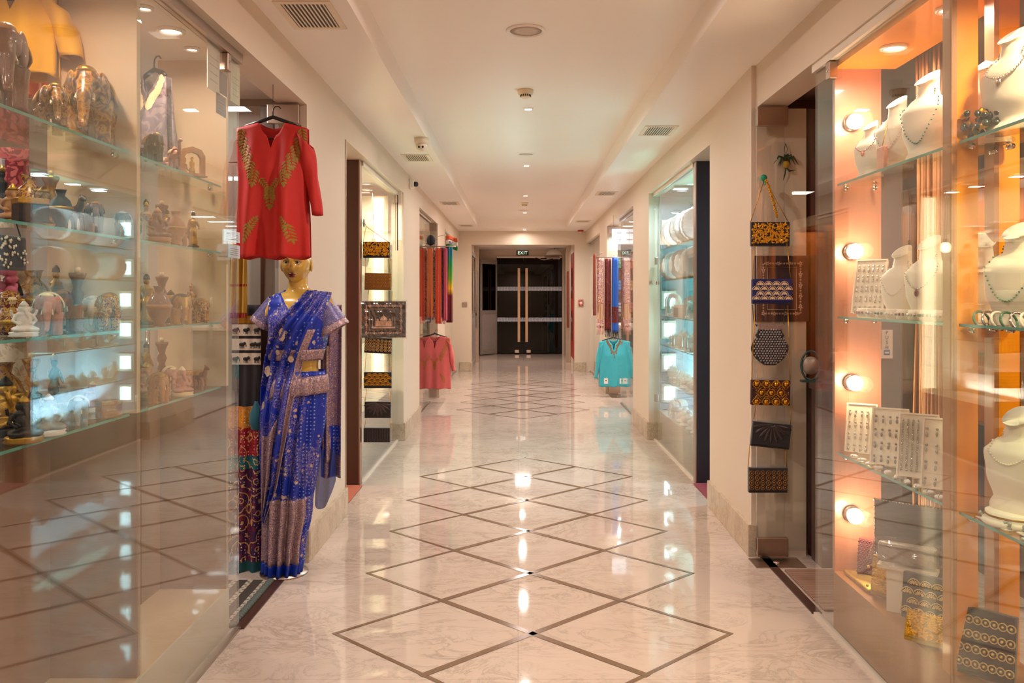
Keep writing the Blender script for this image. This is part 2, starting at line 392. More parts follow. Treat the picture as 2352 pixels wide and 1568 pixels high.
# ---- open glass shop doors standing square to the corridor
def shop_door(n, xh, y, w, sgn, z1=2.40):
    e = thing('door_%d' % n, '', 'door'); del e['label']; del e['category']; e['kind'] = 'structure'
    g = MB(); g.box(xh, xh+sgn*w, y-.006, y+.006, .05, z1); g.build('pane', GLASS, e)
    for z0_, z1_ in ((.02, .12), (z1-.09, z1+.01)):
        p = MB(); p.box(xh, xh+sgn*.165, y-.016, y+.016, z0_, z1_); p.build('patch_hinge', STEEL, e, bevel=.003)
    h = MB(); h.tube([(xh+sgn*(w-.08), y-.06, .8), (xh+sgn*(w-.08), y-.06, 1.4)], .012, 10)
    for z in (.85, 1.35): h.tube([(xh+sgn*(w-.08), y-.06, z), (xh+sgn*(w-.08), y, z)], .008, 8)
    h.build('handle', CHROME, e)
shop_door(1, -1.15, 4.30, .85, -1); shop_door(2, 1.27, 4.36, .8, 1); shop_door(3, -1.12, 11.3, .8, -1); shop_door(4, 1.30, 11.75, .8, 1)
# clips on the glass
def clip(loc, label):
    t = thing('glass_clip', label, 'clip', loc, 0, 'steel clips on the shop glass'); b = MB(); b.box(-.018, .018, -.02, .02, -.035, .035); b.build('clamp', STEEL, t, bevel=.003)
    b = MB(); b.lathe([(0, -.022), (.008, -.02), (.008, .02), (0, .022)], n=10, axis='x'); b.build('screw', CHROME, t)
clip((GL, 3.30, 2.345), 'steel glass clip at the top corner of the left figurine window')
clip((GR, 3.42, 2.345), 'steel glass clip at the top corner of the right jewellery window')
clip((GL, 7.86, 2.34), 'steel clip at the far top corner of the lit window with bags')
clip((1.345, 7.95, 1.75), 'small steel clip on the far edge of the marble shop window')
clip((1.345, 7.95, .42), 'small low steel clip near the floor of the marble shop window')
# ---- entrance doors at the end of the corridor
MOSAIC = NT('frosted_mosaic_band'); MOSAIC.set(.35); _v = MOSAIC.voro(MOSAIC.co(scale=(1, 1, 1)), 13, 'DISTANCE_TO_EDGE', .35); _c = MOSAIC.ramp(_v.outputs[0], [(0, 'F4F8FC'), (.03, 'D4DCE4'), (.06, '9AA2B0')]); MOSAIC.base(_c); MOSAIC = MOSAIC.m
DARKG = glass('dark_door_glass', (.06, .055, .07), .028)
for n, (x0, x1) in enumerate(((-.525, .128), (.134, 1.08))):
    e = thing('door_%d' % (5+n), '', 'door'); del e['label']; del e['category']; e['kind'] = 'structure'
    g = MB(); g.box(x0, x1, 20.18, 20.192, .02, 2.36); g.build('pane', DARKG, e)
    for z in (1.555, .795):
        b = MB(); b.box(x0, x1, 20.174, 20.178, z, z+.1); b.build('frosted_band', MOSAIC, e)
    hx = .02 if n == 0 else .21
    h = MB(); h.box(hx-.03, hx+.03, 20.10, 20.125, .30, 2.11); 
    for z in (.45, 1.95): h.tube([(hx, 20.12, z), (hx, 20.18, z)], .01, 8)
    h.build('handle', mat('pale_wood_handle', 'E2B68C', .35), e)
    p = MB(); p.box(min(hx, hx+(-.1 if n == 0 else .1)), max(hx, hx+(-.1 if n == 0 else .1)), 20.16, 20.2, .03, .1); p.build('lock_patch', CHROME, e)
    r = MB(); r.box(x0, x1, 20.16, 20.2, 2.36, 2.40); r.build('top_rail', CHROME, e)
cl = thing('door_closer', 'chrome arm door closer over the right leaf of the dark entrance doors', 'door closer', (.75, 20.14, 2.33))
b = MB(); b.box(-.05, .28, -.03, .03, 0, .06); b.build('body', CHROME, cl); b = MB(); b.tube([(.1, -.03, .01), (-.12, -.10, -.02), (-.32, -.04, .04)], .012, 6); b.build('arm', CHROME, cl)
# ================================================================ CEILING FITTINGS
def lamp_square(x, y, z, label, s=.05):
    t = thing('ceiling_downlight', label, 'downlight', (x, y, z), 0, 'square downlights along the corridor ceiling')
    b = MB(); k = s/2+.012
    for (a, c, d, e) in ((-k, k, -k, -s/2), (-k, k, s/2, k), (-k, -s/2, -s/2, s/2), (s/2, k, -s/2, s/2)): b.box(a, c, d, e, -.005, .0)
    b.build('trim_ring', CEILP, t); b = MB(); b.box(-s/2, s/2, -s/2, s/2, -.003, -.0005); b.build('diffuser', emis('lamp_glow', 'FFF0E0', 14), t)
for y, z, l in ((6.09, ZC, 'square downlight just beyond the nearest smoke detector'), (8.72, ZC, 'square downlight just beyond the second round ceiling speaker'), (11.3, ZC, 'square downlight just before the far smoke detector'), (13.57, ZC, 'square downlight beyond the farthest round ceiling speaker'), (15.2, ZS, 'farthest square downlight, in the lower soffit before the vestibule')):
    lamp_square(.075+(y-6)*.005, y, z, l)
def disc(x, y, r, label):
    t = thing('ceiling_speaker', label, 'speaker', (x, y, ZC), 0, 'round speakers flush in the ceiling')
    b = MB(); b.lathe([(r*.80, -.001), (r*.82, -.008), (r*.95, -.010), (r, -.004), (r, 0)], n=40); b.build('rim', CEILP, t)
    s = NT('speaker_grille'); s.set(.6); w = s.voro(s.co(), 260, rnd=0.0); s.base(s.ramp(w.outputs[0], [(.25, '8A7466'), (.4, 'C9B3A2')])) if 'speaker_grille' not in _mc else 0
    _mc.setdefault('speaker_grille', s.m)
    b = MB(); b.lathe([(0, -.006), (r*.5, -.005), (r*.81, -.002)], n=40); b.build('grille', _mc['speaker_grille'], t)
disc(.041, 4.30, .105, 'large round ceiling speaker nearest the viewer'); disc(.077, 8.0, .09, 'round ceiling speaker in the middle of the corridor'); disc(.1, 13.2, .1, 'farthest round ceiling speaker, seen very flat')
def smoke(x, y, label):
    t = thing('smoke_detector', label, 'smoke detector', (x, y, ZC), 0, 'smoke detectors on the ceiling')
    b = MB(); b.lathe([(0, -.052), (.030, -.052), (.034, -.046), (.036, -.032), (.052, -.028), (.055, -.01), (.055, 0)], n=28); b.build('housing', mat('detector_cream', 'E6D3B4', .4), t)
    b = MB()
    for k in range(16):
        a = 2*PI*k/16; b.obox((.0365*math.cos(a), .0365*math.sin(a), -.040), (.003, .006, .012), (0, 0, a))
    b.build('vent_slots', BLACK, t)
smoke(.05, 5.54, 'cream smoke detector hanging nearest the viewer'); smoke(.095, 12.13, 'small far smoke detector between two downlights')
VENTF = mat('vent_frame', 'E9D8C2', .45)
def vent(x, y, w, d, label):
    t = thing('ceiling_vent', label, 'vent', (x, y, ZS), 0, 'slatted air vents in the side soffits')
    b = MB(); k = .028
    b.box(-w/2-k, w/2+k, -d/2-k, -d/2, -.006, 0); b.box(-w/2-k, w/2+k, d/2, d/2+k, -.006, 0); b.box(-w/2-k, -w/2, -d/2, d/2, -.006, 0); b.box(w/2, w/2+k, -d/2, d/2, -.006, 0)
    b.build('frame', VENTF, t); b = MB(); b.box(-w/2, w/2, -d/2, d/2, -.0015, 0); b.build('duct', BLACK, t)
    b = MB(); n = 11
    for i in range(n): x_ = -w/2+w*(i+.5)/n; b.box(x_-w/n*.19, x_+w/n*.19, -d/2, d/2, -.006, -.002)
    b.build('slats', VENTF, t)
for (x, y, l) in ((-.917, 3.63, 'large slatted air vent nearest the viewer on the left soffit'), (-.906, 7.34, 'slatted air vent just beyond the dome camera'), (-.91, 10.9, 'small far slatted vent on the left soffit above the scarves'), (-.91, 14.3, 'farthest slatted vent on the left soffit'), (1.053, 6.15, 'nearest slatted air vent on the right soffit'), (1.066, 9.87, 'middle slatted air vent on the right soffit'), (1.07, 13.5, 'farthest slatted vent on the right soffit')):
    vent(x, y, .19, .30, l)
t = thing('dome_camera', 'cream twin lens dome camera hanging under the left soffit', 'security camera', (-.76, 6.44, ZS))
b = MB(); b.lathe([(.058, 0), (.056, -.03), (.05, -.05), (.03, -.05), (0, -.05)], n=28); b.build('base', mat('camera_cream', 'DCCDB8', .35), t)
b = MB(); b.ell((0, -.004, -.062), (.044, .044, .044)); b.build('eyeball', mat('camera_cream', 'DCCDB8', .35), t)
for sx in (-1, 1):
    b = MB(); b.ell((sx*.015, -.042, -.076), (.009, .008, .009)); b.build('lens', BLACK, t)
t = thing('bullet_camera', 'small white wall camera with black eye under the ceiling', 'security camera', (WL, 8.44, 2.565))
b = MB(); b.box(0, .05, -.05, .05, -.045, .05); b.build('bracket', mat('camera_white', 'EDE4DA', .4), t, bevel=.01)
b = MB(); b.tube([(.05, 0, 0), (.075, -.02, -.005)], .026, 14); b.build('lens', BLACK, t)
t = thing('fire_alarm_sounder', 'small red fire alarm sounder under the far right soffit', 'alarm', (1.17, 15.3, ZS))
b = MB(); b.lathe([(.055, 0), (.055, -.02), (.045, -.028), (0, -.028)], n=20); b.build('base', mat('alarm_red', 'B02A22', .35), t)
b = MB(); b.lathe([(.035, -.028), (.03, -.05), (0, -.055)], n=20); b.build('lens', mat('alarm_white', 'EAD6C6', .2), t)
t = thing('fire_call_point', 'red fire call point box on the far right pier', 'call point', (1.187, 15.49, 1.29))
b = MB(); b.box(-.042, .042, -.03, .01, -.06, .06); b.build('box', mat('alarm_red', 'B02A22', .35), t, bevel=.006)
b = MB(); b.box(-.026, .026, -.034, -.030, -.02, .02); b.build('push_plate', mat('alarm_white', 'EAD6C6', .2), t)
for q in [(-.03+i*.024, -.016+i*.024, -.0335, -.03, .032, .044) for i in range(3)]+[(-.02, .02, -.0335, -.03, -.045, -.034), (-.012, .012, -.0355, -.034, -.004, .004)]: b = MB(); b.box(*q); b.build('marking', mat('alarm_print', 'F2E2D6', .4), t)
t = thing('switch_plate', 'square grey metal switch plate on the far left pier', 'switch', (-1.01, 15.49, 1.26)); b = MB(); b.box(-.045, .045, -.01, .01, -.045, .045); b.build('plate', STEEL, t, bevel=.004)
b = MB(); b.box(-.02, .02, -.014, -.01, -.02, .02); b.build('rocker', STEEL, t, bevel=.002)
def text(s, size, loc, rot, m, parent=None, name='lettering', ext=.001, align='CENTER', shear=0, sp=1.0):
    cu = bpy.data.curves.new(name, 'FONT'); cu.body = s; cu.size = size; cu.extrude = ext; cu.align_x = align; cu.align_y = 'CENTER'; cu.shear = shear; cu.space_character = sp
    o = bpy.data.objects.new(name, cu); dg = bpy.context.evaluated_depsgraph_get(); me = bpy.data.meshes.new_from_object(o); o2 = bpy.data.objects.new(name, me); me.materials.clear(); me.materials.append(m)
    C.objects.link(o2); o2.location = loc; o2.rotation_euler = rot; bpy.data.objects.remove(o)
    if parent: o2.parent = parent
    return o2
t = thing('exit_sign', 'dark green exit sign with pale letters above the entrance doors', 'sign', (.11, 20.18, 2.485))
b = MB(); b.box(-.15, .15, -.015, .02, -.055, .055); b.build('board', mat('exit_green', '12301F', .3), t, bevel=.004)
text('EXIT', .115, (0, -.017, 0), (PI/2, 0, 0), mat('exit_letters', 'DFF6DC', .4, emit=.8), t, sp=1.05)
# ================================================================ VESTIBULE FURNISHINGS
ALU = mat('aluminium_frame', 'A09890', .4, .4)
def leaf_door(name, label, loc, rz, w=.62, h=2.25):
    t = thing(name, label, 'door', loc, rz)
    b = MB(); k = .045
    b.box(0, k, -.02, .02, 0, h); b.box(w-k, w, -.02, .02, 0, h)
    for a, c in ((0, .11), (.98, 1.06), (h-.1, h)): b.box(k, w-k, -.02, .02, a, c)
    b.build('frame', ALU, t); b = MB(); b.box(k, w-k, -.006, .006, .11, .98); b.build('kick_panel', mat('brushed_panel', 'B9B1AC', .3, .5), t)
    b = MB(); b.box(k, w-k, -.005, .005, 1.06, h-.1); b.build('pane', DARKG, t)
    for z in (1.31,):
        b = MB(); b.box(k, w-k, -.012, -.008, z+.22, z+.32); b.build('frosted_band', MOSAIC, t)
    return t
leaf_door('aluminium_screen_door', 'aluminium framed glass door standing ajar left of the entrance', (-.53, 20.12, .02), PI+.93, .62, 2.28)
def post(x, y, label):
    t = thing('door_frame_post', label, 'post', (x, y, 0)); b = MB(); b.box(-.04, .04, -.05, .05, 0, 2.5); b.build('post', mat('post_pale', 'B7A390', .4), t)
    b = MB(); b.box(-.02, .02, -.085, -.062, .75, 1.95); b.box(-.01, .01, -.064, -.05, .9, .92); b.box(-.01, .01, -.064, -.05, 1.78, 1.8); b.build('pull_handle', CHROME, t); return t
post(-.89, 17.6, 'pale post with long steel pull handle at vestibule left'); post(1.07, 17.6, 'pale post with long steel pull handle at vestibule right')
t = thing('folded_door', 'aluminium framed door folded flat against the left vestibule wall', 'door', (-.915, 15.75, 0))
b = MB(); b.box(-.02, .015, 0, .05, 0, 2.3); b.box(-.02, .015, 1.55, 1.6, 0, 2.3); b.box(-.02, .015, 0, 1.6, 0, .1); b.box(-.02, .015, 0, 1.6, 1.0, 1.06); b.box(-.02, .015, 0, 1.6, 2.22, 2.3); b.build('frame', ALU, t)
b = MB(); b.box(-.01, .0, .05, 1.55, .1, 1.0); b.build('kick_panel', _mc['brushed_panel'], t); b = MB(); b.box(-.01, .0, .05, 1.55, 1.06, 2.22); b.build('pane', DARKG, t)
t = thing('fire_hose_cabinet', 'tall red fire hose cabinet door on the right vestibule wall', 'cabinet', (1.115, 16.1, .18))
b = MB(); b.box(-.03, .012, 0, .75, 0, 2.1); b.build('door', mat('cabinet_red', 'A8281E', .35), t, bevel=.01)
for z0_, z1_ in ((.35, .95), (1.2, 1.8)):
    b = MB(); pl = [(.2, z0_), (.55, z0_), (.55, z1_-.12), (.46, z1_), (.29, z1_), (.2, z1_-.12)]; b.prism(pl, lambda u, v, d: (d, u, v), -.036, -.028); b.build('window', mat('cabinet_glass', '5A3630', .15), t)
t = thing('wall_fan_cover', 'white half round cover hanging high at the vestibule right', 'cover', (.86, 19.4, 2.50)); b = MB(); b.lathe([(0, -.02), (.08, -.03), (.17, -.09), (.2, -.16), (.2, -.165), (.0, -.06)], c=(0, 0, .06), n=24); b.build('shade', mat('fan_cover', 'E6E0DA', .4), t)
b = MB(); b.tube([(0, 0, .06), (0, 0, .0)], .012, 8); b.build('stem', STEEL, t)
t = thing('dome_camera', 'tiny dark camera on the wall above the entrance doors', 'security camera', (.93, 20.15, 2.46)); b = MB(); b.box(-.04, .04, -.02, .03, -.03, .05); b.build('base', mat('camera_white', 'EDE4DA', .4), t); b = MB(); b.ell((0, -.03, 0), (.03, .03, .03)); b.build('lens', BLACK, t)

# ================================================================ BAGS
BLK = mat('black_velvet', '1B1318', .8, sheen=.4); NAVY = mat('navy_satin', '16205E', .45)
GOLDM = mat('gold_beads', 'D9A12E', .28, .9, var=.25, nscale=60); PALEG = mat('pale_gold_beads', 'E2BC78', .35, .7, var=.2, nscale=60)
CREAMB = mat('cream_thread', 'E6CDA2', .5, .2); SILV = mat('gunmetal_sequins', 'B8B2B2', .3, .8, var=.4, nscale=120); DSILV = mat('black_sequins', '4A4448', .3, .6, var=.5, nscale=150)
BRONZ = mat('bronze_beads', 'A9793C', .32, .85, var=.25, nscale=60)
def dome(b, x, z, r, y=-.0, h=.5, n=9, m=0):
    b.lathe([(0, -r*h), (r*.6, -r*h*.8), (r, 0)], c=(x, y, z), n=n, axis='y', m=m)
def relief(style, w, h, R):
    b = MB(); y = -.0165
    if style == 'leaf':
        for i in range(360):
            x = R.uniform(-w/2+.008, w/2-.008); z = R.uniform(.018, h-.006)
            b.ell((x, y, z), (.0088, .003, .0036), (0, R.uniform(0, PI), 0), 6, 4)
        for x, z in ((-.06, .03), (.06, .03), (0, .07), (-.06, .1), (.06, .1)): b.ell((x, y-.003, z), (.006, .004, .006), (0, 0, 0), 8, 5)
    elif style == 'scallop':
        n = 5; r = w/n*.52
        for j in range(4):
            for i in range(n+(j % 2)):
                x = -w/2+w/n*(i+.5-(.5 if j % 2 else 0)); z = .022+j*(h-.03)/4
                if abs(x) > w/2-r*.8: continue
                for k in range(7):
                    a = PI*(k+.5)/7; b.ell((x+r*.55*math.cos(a), y, z+r*.55*math.sin(a)), (r*.34, .0025, r*.12), (0, -a, 0), 6, 4)
                b.tube([(x+r*math.cos(PI*q/8), y, z+r*math.sin(PI*q/8)) for q in range(9)], .0022, 4, m=1)
                dome(b, x, z+.004, .0045, y, .9, 6)
    elif style == 'circles':
        for j in range(4):
            for i in range(7):
                x = -w/2+w*(i+.5)/7; z = .016+(h-.03)*(j+.5)/4
                b.tube([(x+.0115*math.cos(2*PI*q/10), y, z+.0115*math.sin(2*PI*q/10)) for q in range(11)], .0024, 4); dome(b, x, z, .006, y, .9, 7)
    elif style == 'medallion':
        for j in range(3):
            for i in range(4+(j % 2)):
                x = -w/2+w/4*(i+.5-(.5 if j % 2 else 0)); z = .02+j*(h-.04)/2
                if abs(x) < w/2-.01: dome(b, x, z, .015, y, .6, 10); b.tube([(x+.019*math.cos(2*PI*q/12), y, z+.019*math.sin(2*PI*q/12)) for q in range(13)], .0022, 4)
        for j in range(3):
            for i in range(4+(j % 2)):
                x = -w/2+w/4*(i+.5-(.5 if j % 2 else 0)); z = .02+j*(h-.04)/2
                if abs(x) < w/2-.01: b.tube([(max(-w/2+.003, min(w/2-.003, x+p_*.030)), y, max(.003, min(h-.003, z+q_*.030))) for p_, q_ in ((1, 0), (0, 1), (-1, 0), (0, -1), (1, 0))], .002, 4)
        for i in range(40): b.ell((R.uniform(-w/2+.01, w/2-.01), y, R.uniform(.008, h-.008)), (.005, .002, .0022), (0, R.uniform(0, 3), 0), 5, 3)
    elif style == 'fan':
        for k in range(9):
            a = PI*(k+.5)/9+PI; b.ell((.055*math.cos(a), y, h*.92+.05*math.sin(a)), (.052, .004, .0105), (0, -a, 0), 10, 5)
        for k in range(60):
            a = PI*R.random()+PI; r = R.uniform(.02, .1); b.ell((r*math.cos(a), y-.004, h*.92+min(r, .085)*math.sin(a)), (.0018, .0015, .0018), n=5, k=3)
    elif style == 'sequin':
        for j in range(9):
            for i in range(16):
                b.ell((-w/2+w*(i+.5)/16, y, .01+(h-.016)*(j+.5)/9+(.003 if i % 2 else -.003)), (.0048, .0022, .0035), (0, R.uniform(-1, 1), 0), 6, 3)
    return b
def bag(style, label, x, y, ztop, w, h, mb, mr, tilt=0.0, strap=None, group='beaded clutch bags hung in a string', mr2=None):
    """strap: list of two/three points relative to the bag top corners in world x, z"""
    t = thing('clutch_bag', label, 'bag', (x, y, ztop-h), 0, group, rot=(0, tilt, 0)); R = random.Random(hash(label) % 999 if False else len(label)*7)
    b = MB(); b.box(-w/2, w/2, -.012, .014, 0, h); b.build('body', mb, t, bevel=.004)
    b = MB(); b.box(-w/2+.002, w/2-.002, -.017, -.012, .012, h-.001); b.build('flap', mb, t, bevel=.0015)
    relief(style, w, h, R).build('beadwork', [mr, mr2 or mr], t)
    if strap:
        for a, c in strap:
            s = MB(); s.tube([(a[0]-x, 0, a[1]-ztop+h), ((a[0]*.5+c[0]*.5)-x, 0, (a[1]+c[1])/2-ztop+h), (c[0]-x, 0, c[1]-ztop+h)], .0022, 5); s.build('chain_strap', GOLDM, t)
    return t
Yb = 4.325; X_ = lambda p: px(p, Yb); Z_ = lambda p: pz(p, Yb)
G1 = 'beaded evening bags hung from the right door'
bag('leaf', 'bag densely covered in gold leaves, topmost under the green suction hook', X_(1768), Yb, Z_(510), .205, .128, BLK, GOLDM, .0, [((X_(1755), Z_(415)), (X_(1723), Z_(512))), ((X_(1757), Z_(415)), (X_(1812), Z_(512)))], G1)
bag('scallop', 'navy bag with cream scalloped fans, second on the right string', X_(1768), Yb-.03, Z_(641), .208, .130, NAVY, CREAMB, .0, [((X_(1728), Z_(560)), (X_(1725), Z_(643))), ((X_(1803), Z_(560)), (X_(1812), Z_(643)))], G1, mr2=mat('beige_cord', 'C9A877', .5))
t = thing('clutch_bag', 'round silver mesh pouch bag, the only pouch on the right string', 'bag', (X_(1768), Yb, Z_(838)), 0, G1)
def pouch(u, v):
    a = 2*PI*u; z = v*.215; r = .1*math.sin(PI*min(1, (z/.175)*.86+.07))**.75 if z < .15 else .084-.02*math.sin(PI*(z-.15)/.07)
    return (r*math.cos(a), .022*math.sin(a), z)
b = MB(); b.grid(pouch, 36, 22); b.build('body', BLK, t)
b = MB(); 
for j in range(15):
    for i in range(15):
        x = -.098+.014*i+(.007 if j % 2 else 0); z = .012+j*.0125; r = .1*math.sin(PI*min(1, (z/.175)*.86+.07))**.75 if z < .15 else .07
        if abs(x) < r-.008: b.ell((x, -.022*math.sqrt(max(0, 1-(x/r)**2))-.001, z), (.0062, .0026, .0062), (0, .8, 0), 4, 3)
b.build('beadwork', SILV, t); b = MB(); b.box(-.068, .068, -.023, .02, .188, .216); b.build('clasp_band', SILV, t, bevel=.003)
b = MB(); b.tube([(X_(1732)-X_(1768), 0, .21), (X_(1728)-X_(1768), 0, .32)], .0022, 5); b.build('strap', BLK, t); b = MB(); b.tube([(X_(1800)-X_(1768), 0, .21), (X_(1802)-X_(1768), 0, .32)], .0022, 5); b.build('strap', BLK, t)
bag('medallion', 'maroon bag with raised gold medallions below the silver pouch', X_(1767), Yb-.012, Z_(872), .205, .132, mat('maroon_velvet', '3A1416', .8), GOLDM, .02, [((X_(1728), Z_(700)), (X_(1724), Z_(872))), ((X_(1803), Z_(700)), (X_(1812), Z_(872)))], G1)
bag('fan', 'black fan shaped bag hanging crooked, second from the bottom right', X_(1767), Yb, Z_(970), .205, .132, BLK, DSILV, .10, [((X_(1727), Z_(925)), (X_(1725), Z_(966))), ((X_(1805), Z_(925)), (X_(1811), Z_(975)))], G1)
bag('circles', 'black bag with rows of gold circles, lowest on the right string', X_(1763), Yb, Z_(1073), .205, .132, BLK, BRONZ, .0, [((X_(1722), Z_(1020)), (X_(1718), Z_(1073))), ((X_(1802), Z_(1025)), (X_(1807), Z_(1073)))], G1)
t = thing('suction_hook', 'bright green suction hook holding up the right string of bags', 'hook', (X_(1755), Yb+.01, Z_(408)))
b = MB(); b.ell((0, -.005, 0), (.018, .018, .018)); b.build('cup', mat('hook_green', '0E8F6A', .25), t); b = MB(); b.tube([(0, -.012, -.012), (.004, -.02, -.03), (.004, -.01, -.036)], .004, 6); b.build('hook', mat('hook_green', '0E8F6A', .25), t)
t = thing('gold_tassel', 'knotted gold cord tassel dangling from the green suction hook', 'tassel', (X_(1757), Yb-.02, Z_(415)))
b = MB()
for k in range(26):
    f = k/25; b.ell((.075*f*(1-.25*f)+.004*math.sin(k*2.1), .003*math.cos(k), -.19*f), (.007, .006, .008), (k, k*.7, 0), 6, 4)
b.build('cord', GOLDM, t)
# left string
Yl = 6.16; X_ = lambda p: px(p, Yl); Z_ = lambda p: pz(p, Yl); G2 = 'beaded evening bags hung at the lit left window'
bag('leaf', 'gold leaf covered bag, topmost at the lit left window', X_(865), Yl, Z_(555), .2, .122, BLK, GOLDM, .0, [((X_(841), Z_(520)), (X_(834), Z_(556))), ((X_(841), Z_(520)), (X_(893), Z_(556)))], G2)
bag('circles', 'gold bag with round studs just above the wrapped cushion cover', X_(868), Yl, Z_(627), .2, .128, mat('antique_gold_cloth', '8A6226', .5), BRONZ, .02, [((X_(838), Z_(592)), (X_(839), Z_(628))), ((X_(893), Z_(592)), (X_(897), Z_(628)))], G2)
bag('circles', 'dark bag with small gold florets directly under the wrapped cushion cover', X_(868), Yl, Z_(775), .205, .118, BLK, PALEG, .05, [((X_(839), Z_(667)), (X_(839), Z_(775))), ((X_(895), Z_(667)), (X_(899), Z_(775)))], G2)
bag('scallop', 'black bag with gold scalloped fans on the left string', X_(868), Yl, Z_(854), .208, .122, BLK, GOLDM, .0, [((X_(841), Z_(810)), (X_(838), Z_(855))), ((X_(895), Z_(810)), (X_(899), Z_(855)))], G2)
bag('fan', 'plain black fan bag, second from the bottom on the left string', X_(868), Yl, Z_(922), .198, .122, BLK, DSILV, .0, [((X_(842), Z_(893)), (X_(838), Z_(923))), ((X_(893), Z_(893)), (X_(898), Z_(923)))], G2)
bag('sequin', 'dark sequined bag, lowest on the left string', X_(866), Yl, Z_(982), .2, .108, BLK, DSILV, .0, [((X_(841), Z_(960)), (X_(837), Z_(983))), ((X_(895), Z_(960)), (X_(897), Z_(983)))], G2)
t = thing('suction_hook', 'clear diamond shaped hook at the top of the left bag string', 'hook', (-1.168, Yl+.01, Z_(512))); b = MB(); b.obox((.006, 0, 0), (.01, .045, .045), (PI/4, 0, 0)); b.build('pad', mat('hook_grey', '9A9AA0', .2), t, bevel=.003)
b = MB(); b.tube([(.008, -.01, 0), (.022, -.02, -.012), (.026, -.02, -.03)], .003, 5); b.build('hook', STEEL, t)
# embroidered cushion cover in clear plastic, and the framed hanging behind the right door
BEIGE = mat('beige_embroidery', 'D9B49A', .5, .15, var=.2, nscale=60)
def motif(w, h, m, seedv, domed=True):
    b = MB(); R = random.Random(seedv)
    for q in range(64):   # border of florets
        f = q/64*2*(w+h)
        if f < w: p = (-w/2+f, -h/2)
        elif f < w+h: p = (w/2, -h/2+f-w)
        elif f < 2*w+h: p = (w/2-(f-w-h), h/2)
        else: p = (-w/2, h/2-(f-2*w-h))
        r = .006 if q % 4 else .011
        for k in range(5):
            a = 2*PI*k/5+q; b.ell((p[0]+r*.6*math.cos(a), 0, p[1]+r*.6*math.sin(a)), (r*.55, .002, r*.35), (0, -a, 0), 5, 3)
    iw, ih = w/2-.022, h/2-.022
    b.tube([(-iw, 0, -ih), (iw, 0, -ih), (iw, 0, ih), (-iw, 0, ih), (-iw, 0, -ih)], .0015, 4)
    if domed:
        g = -ih+.012
        b.box(-iw+.02, iw-.02, -.002, .002, g, g+.012); b.box(-iw*.55, iw*.55, -.002, .002, g+.015, g+.055)
        for k in range(5): x = -iw*.44+iw*.22*k; b.box(x-.008, x+.008, -.004, -.002, g+.018, g+.045)
        b.lathe([(0, .045), (.004, .035), (.022, .022), (.028, .008), (.024, 0), (.0, 0)], c=(0, 0, g+.056), n=12, sy=.15)
        for s in (-1, 1):
            b.lathe([(0, .018), (.009, .01), (.009, 0)], c=(s*.045, 0, g+.055), n=8, sy=.2)
            for xx in (.062, .082): b.tube([(s*xx, 0, g+.012), (s*xx, 0, g+.07), (s*xx, 0, g+.085)], [.0055, .0045, .001], 6, flat=.4)
    return b
PLAST = glass('clear_plastic_wrap', (.9, .88, .88), .12, .08)
def cushion(label, x, y, z, w, h, rz, dark, domed, plastic, mw, mh, mc, name='cushion_cover', cat='cushion cover'):
    t = thing(name, label, cat, (x, y, z), rz)
    b = MB(); b.box(-w/2, w/2, -.006, .006, 0, h); b.build('cloth', dark, t, bevel=.003)
    b = motif(mw, mh, None, 3, domed); o = b.build('embroidery', mc, t); o.location = (0, -.008, h*.5)
    if plastic:
        b = MB(); b.grid(lambda u, v: ((u-.5)*(w+.02), -.014-.004*math.sin(u*23+v*9)-.003*math.sin(v*31), v*(h+.02)-.008), 30, 20); b.build('plastic_wrap', PLAST, t)
    return t
cushion('black cushion cover in clear plastic, beige domed palace embroidery, on the left string', X_(885), Yl-.07, Z_(774), .325, .27, .12, mat('dark_velvet', '2A1A1C', .8, sheen=.3), True, True, .255, .2, BEIGE)
cushion('maroon embroidered hanging with floral border behind the right door', px(1795, 4.418), 4.418, pz(738, 4.418), .29, .355, 0, mat('maroon_hanging', '3C1A22', .8, sheen=.2), False, False, .2, .27, BEIGE, 'wall_hanging', 'wall hanging')
t = bpy.data.objects[-1] if False else None
lc = thing('lemon_chilli_charm', 'green chillies and a yellow lemon strung on the right shop wall', 'charm', (px(1803, 4.43), 4.427, pz(330, 4.43)))
b = MB(); b.ell((.0, -.018, -.115), (.018, .017, .02)); b.build('lemon', mat('lemon_yellow', 'C99A2A', .5), lc)
b = MB(); R = random.Random(5)
for k in range(15):
    a = R.uniform(-1.3, 1.3); z0_ = -.07-R.random()*.025; L = R.uniform(.04, .075); b.tube([(0, -.014, z0_), (L*.6*math.sin(a), -.022, z0_+.01), (L*math.sin(a), -.02, z0_-.012-L*.25)], [.004, .006, .0012], 6)
b.tube([(0, -.015, -.13), (.018, -.015, -.15), (.05, -.015, -.145)], [.003, .006, .001], 6); b.tube([(0, -.015, -.13), (-.006, -.012, -.17), (-.014, -.01, -.2)], [.003, .004, .001], 6); b.build('chillies', mat('chilli_green', '2E4A26', .4, var=.3, nscale=40), lc)
b = MB(); b.tube([(0, -.008, 0), (.009, -.01, -.03), (0, -.012, -.07), (-.007, -.01, -.03), (0, -.008, 0)], .0013, 4); b.build('thread', BLACK, lc)

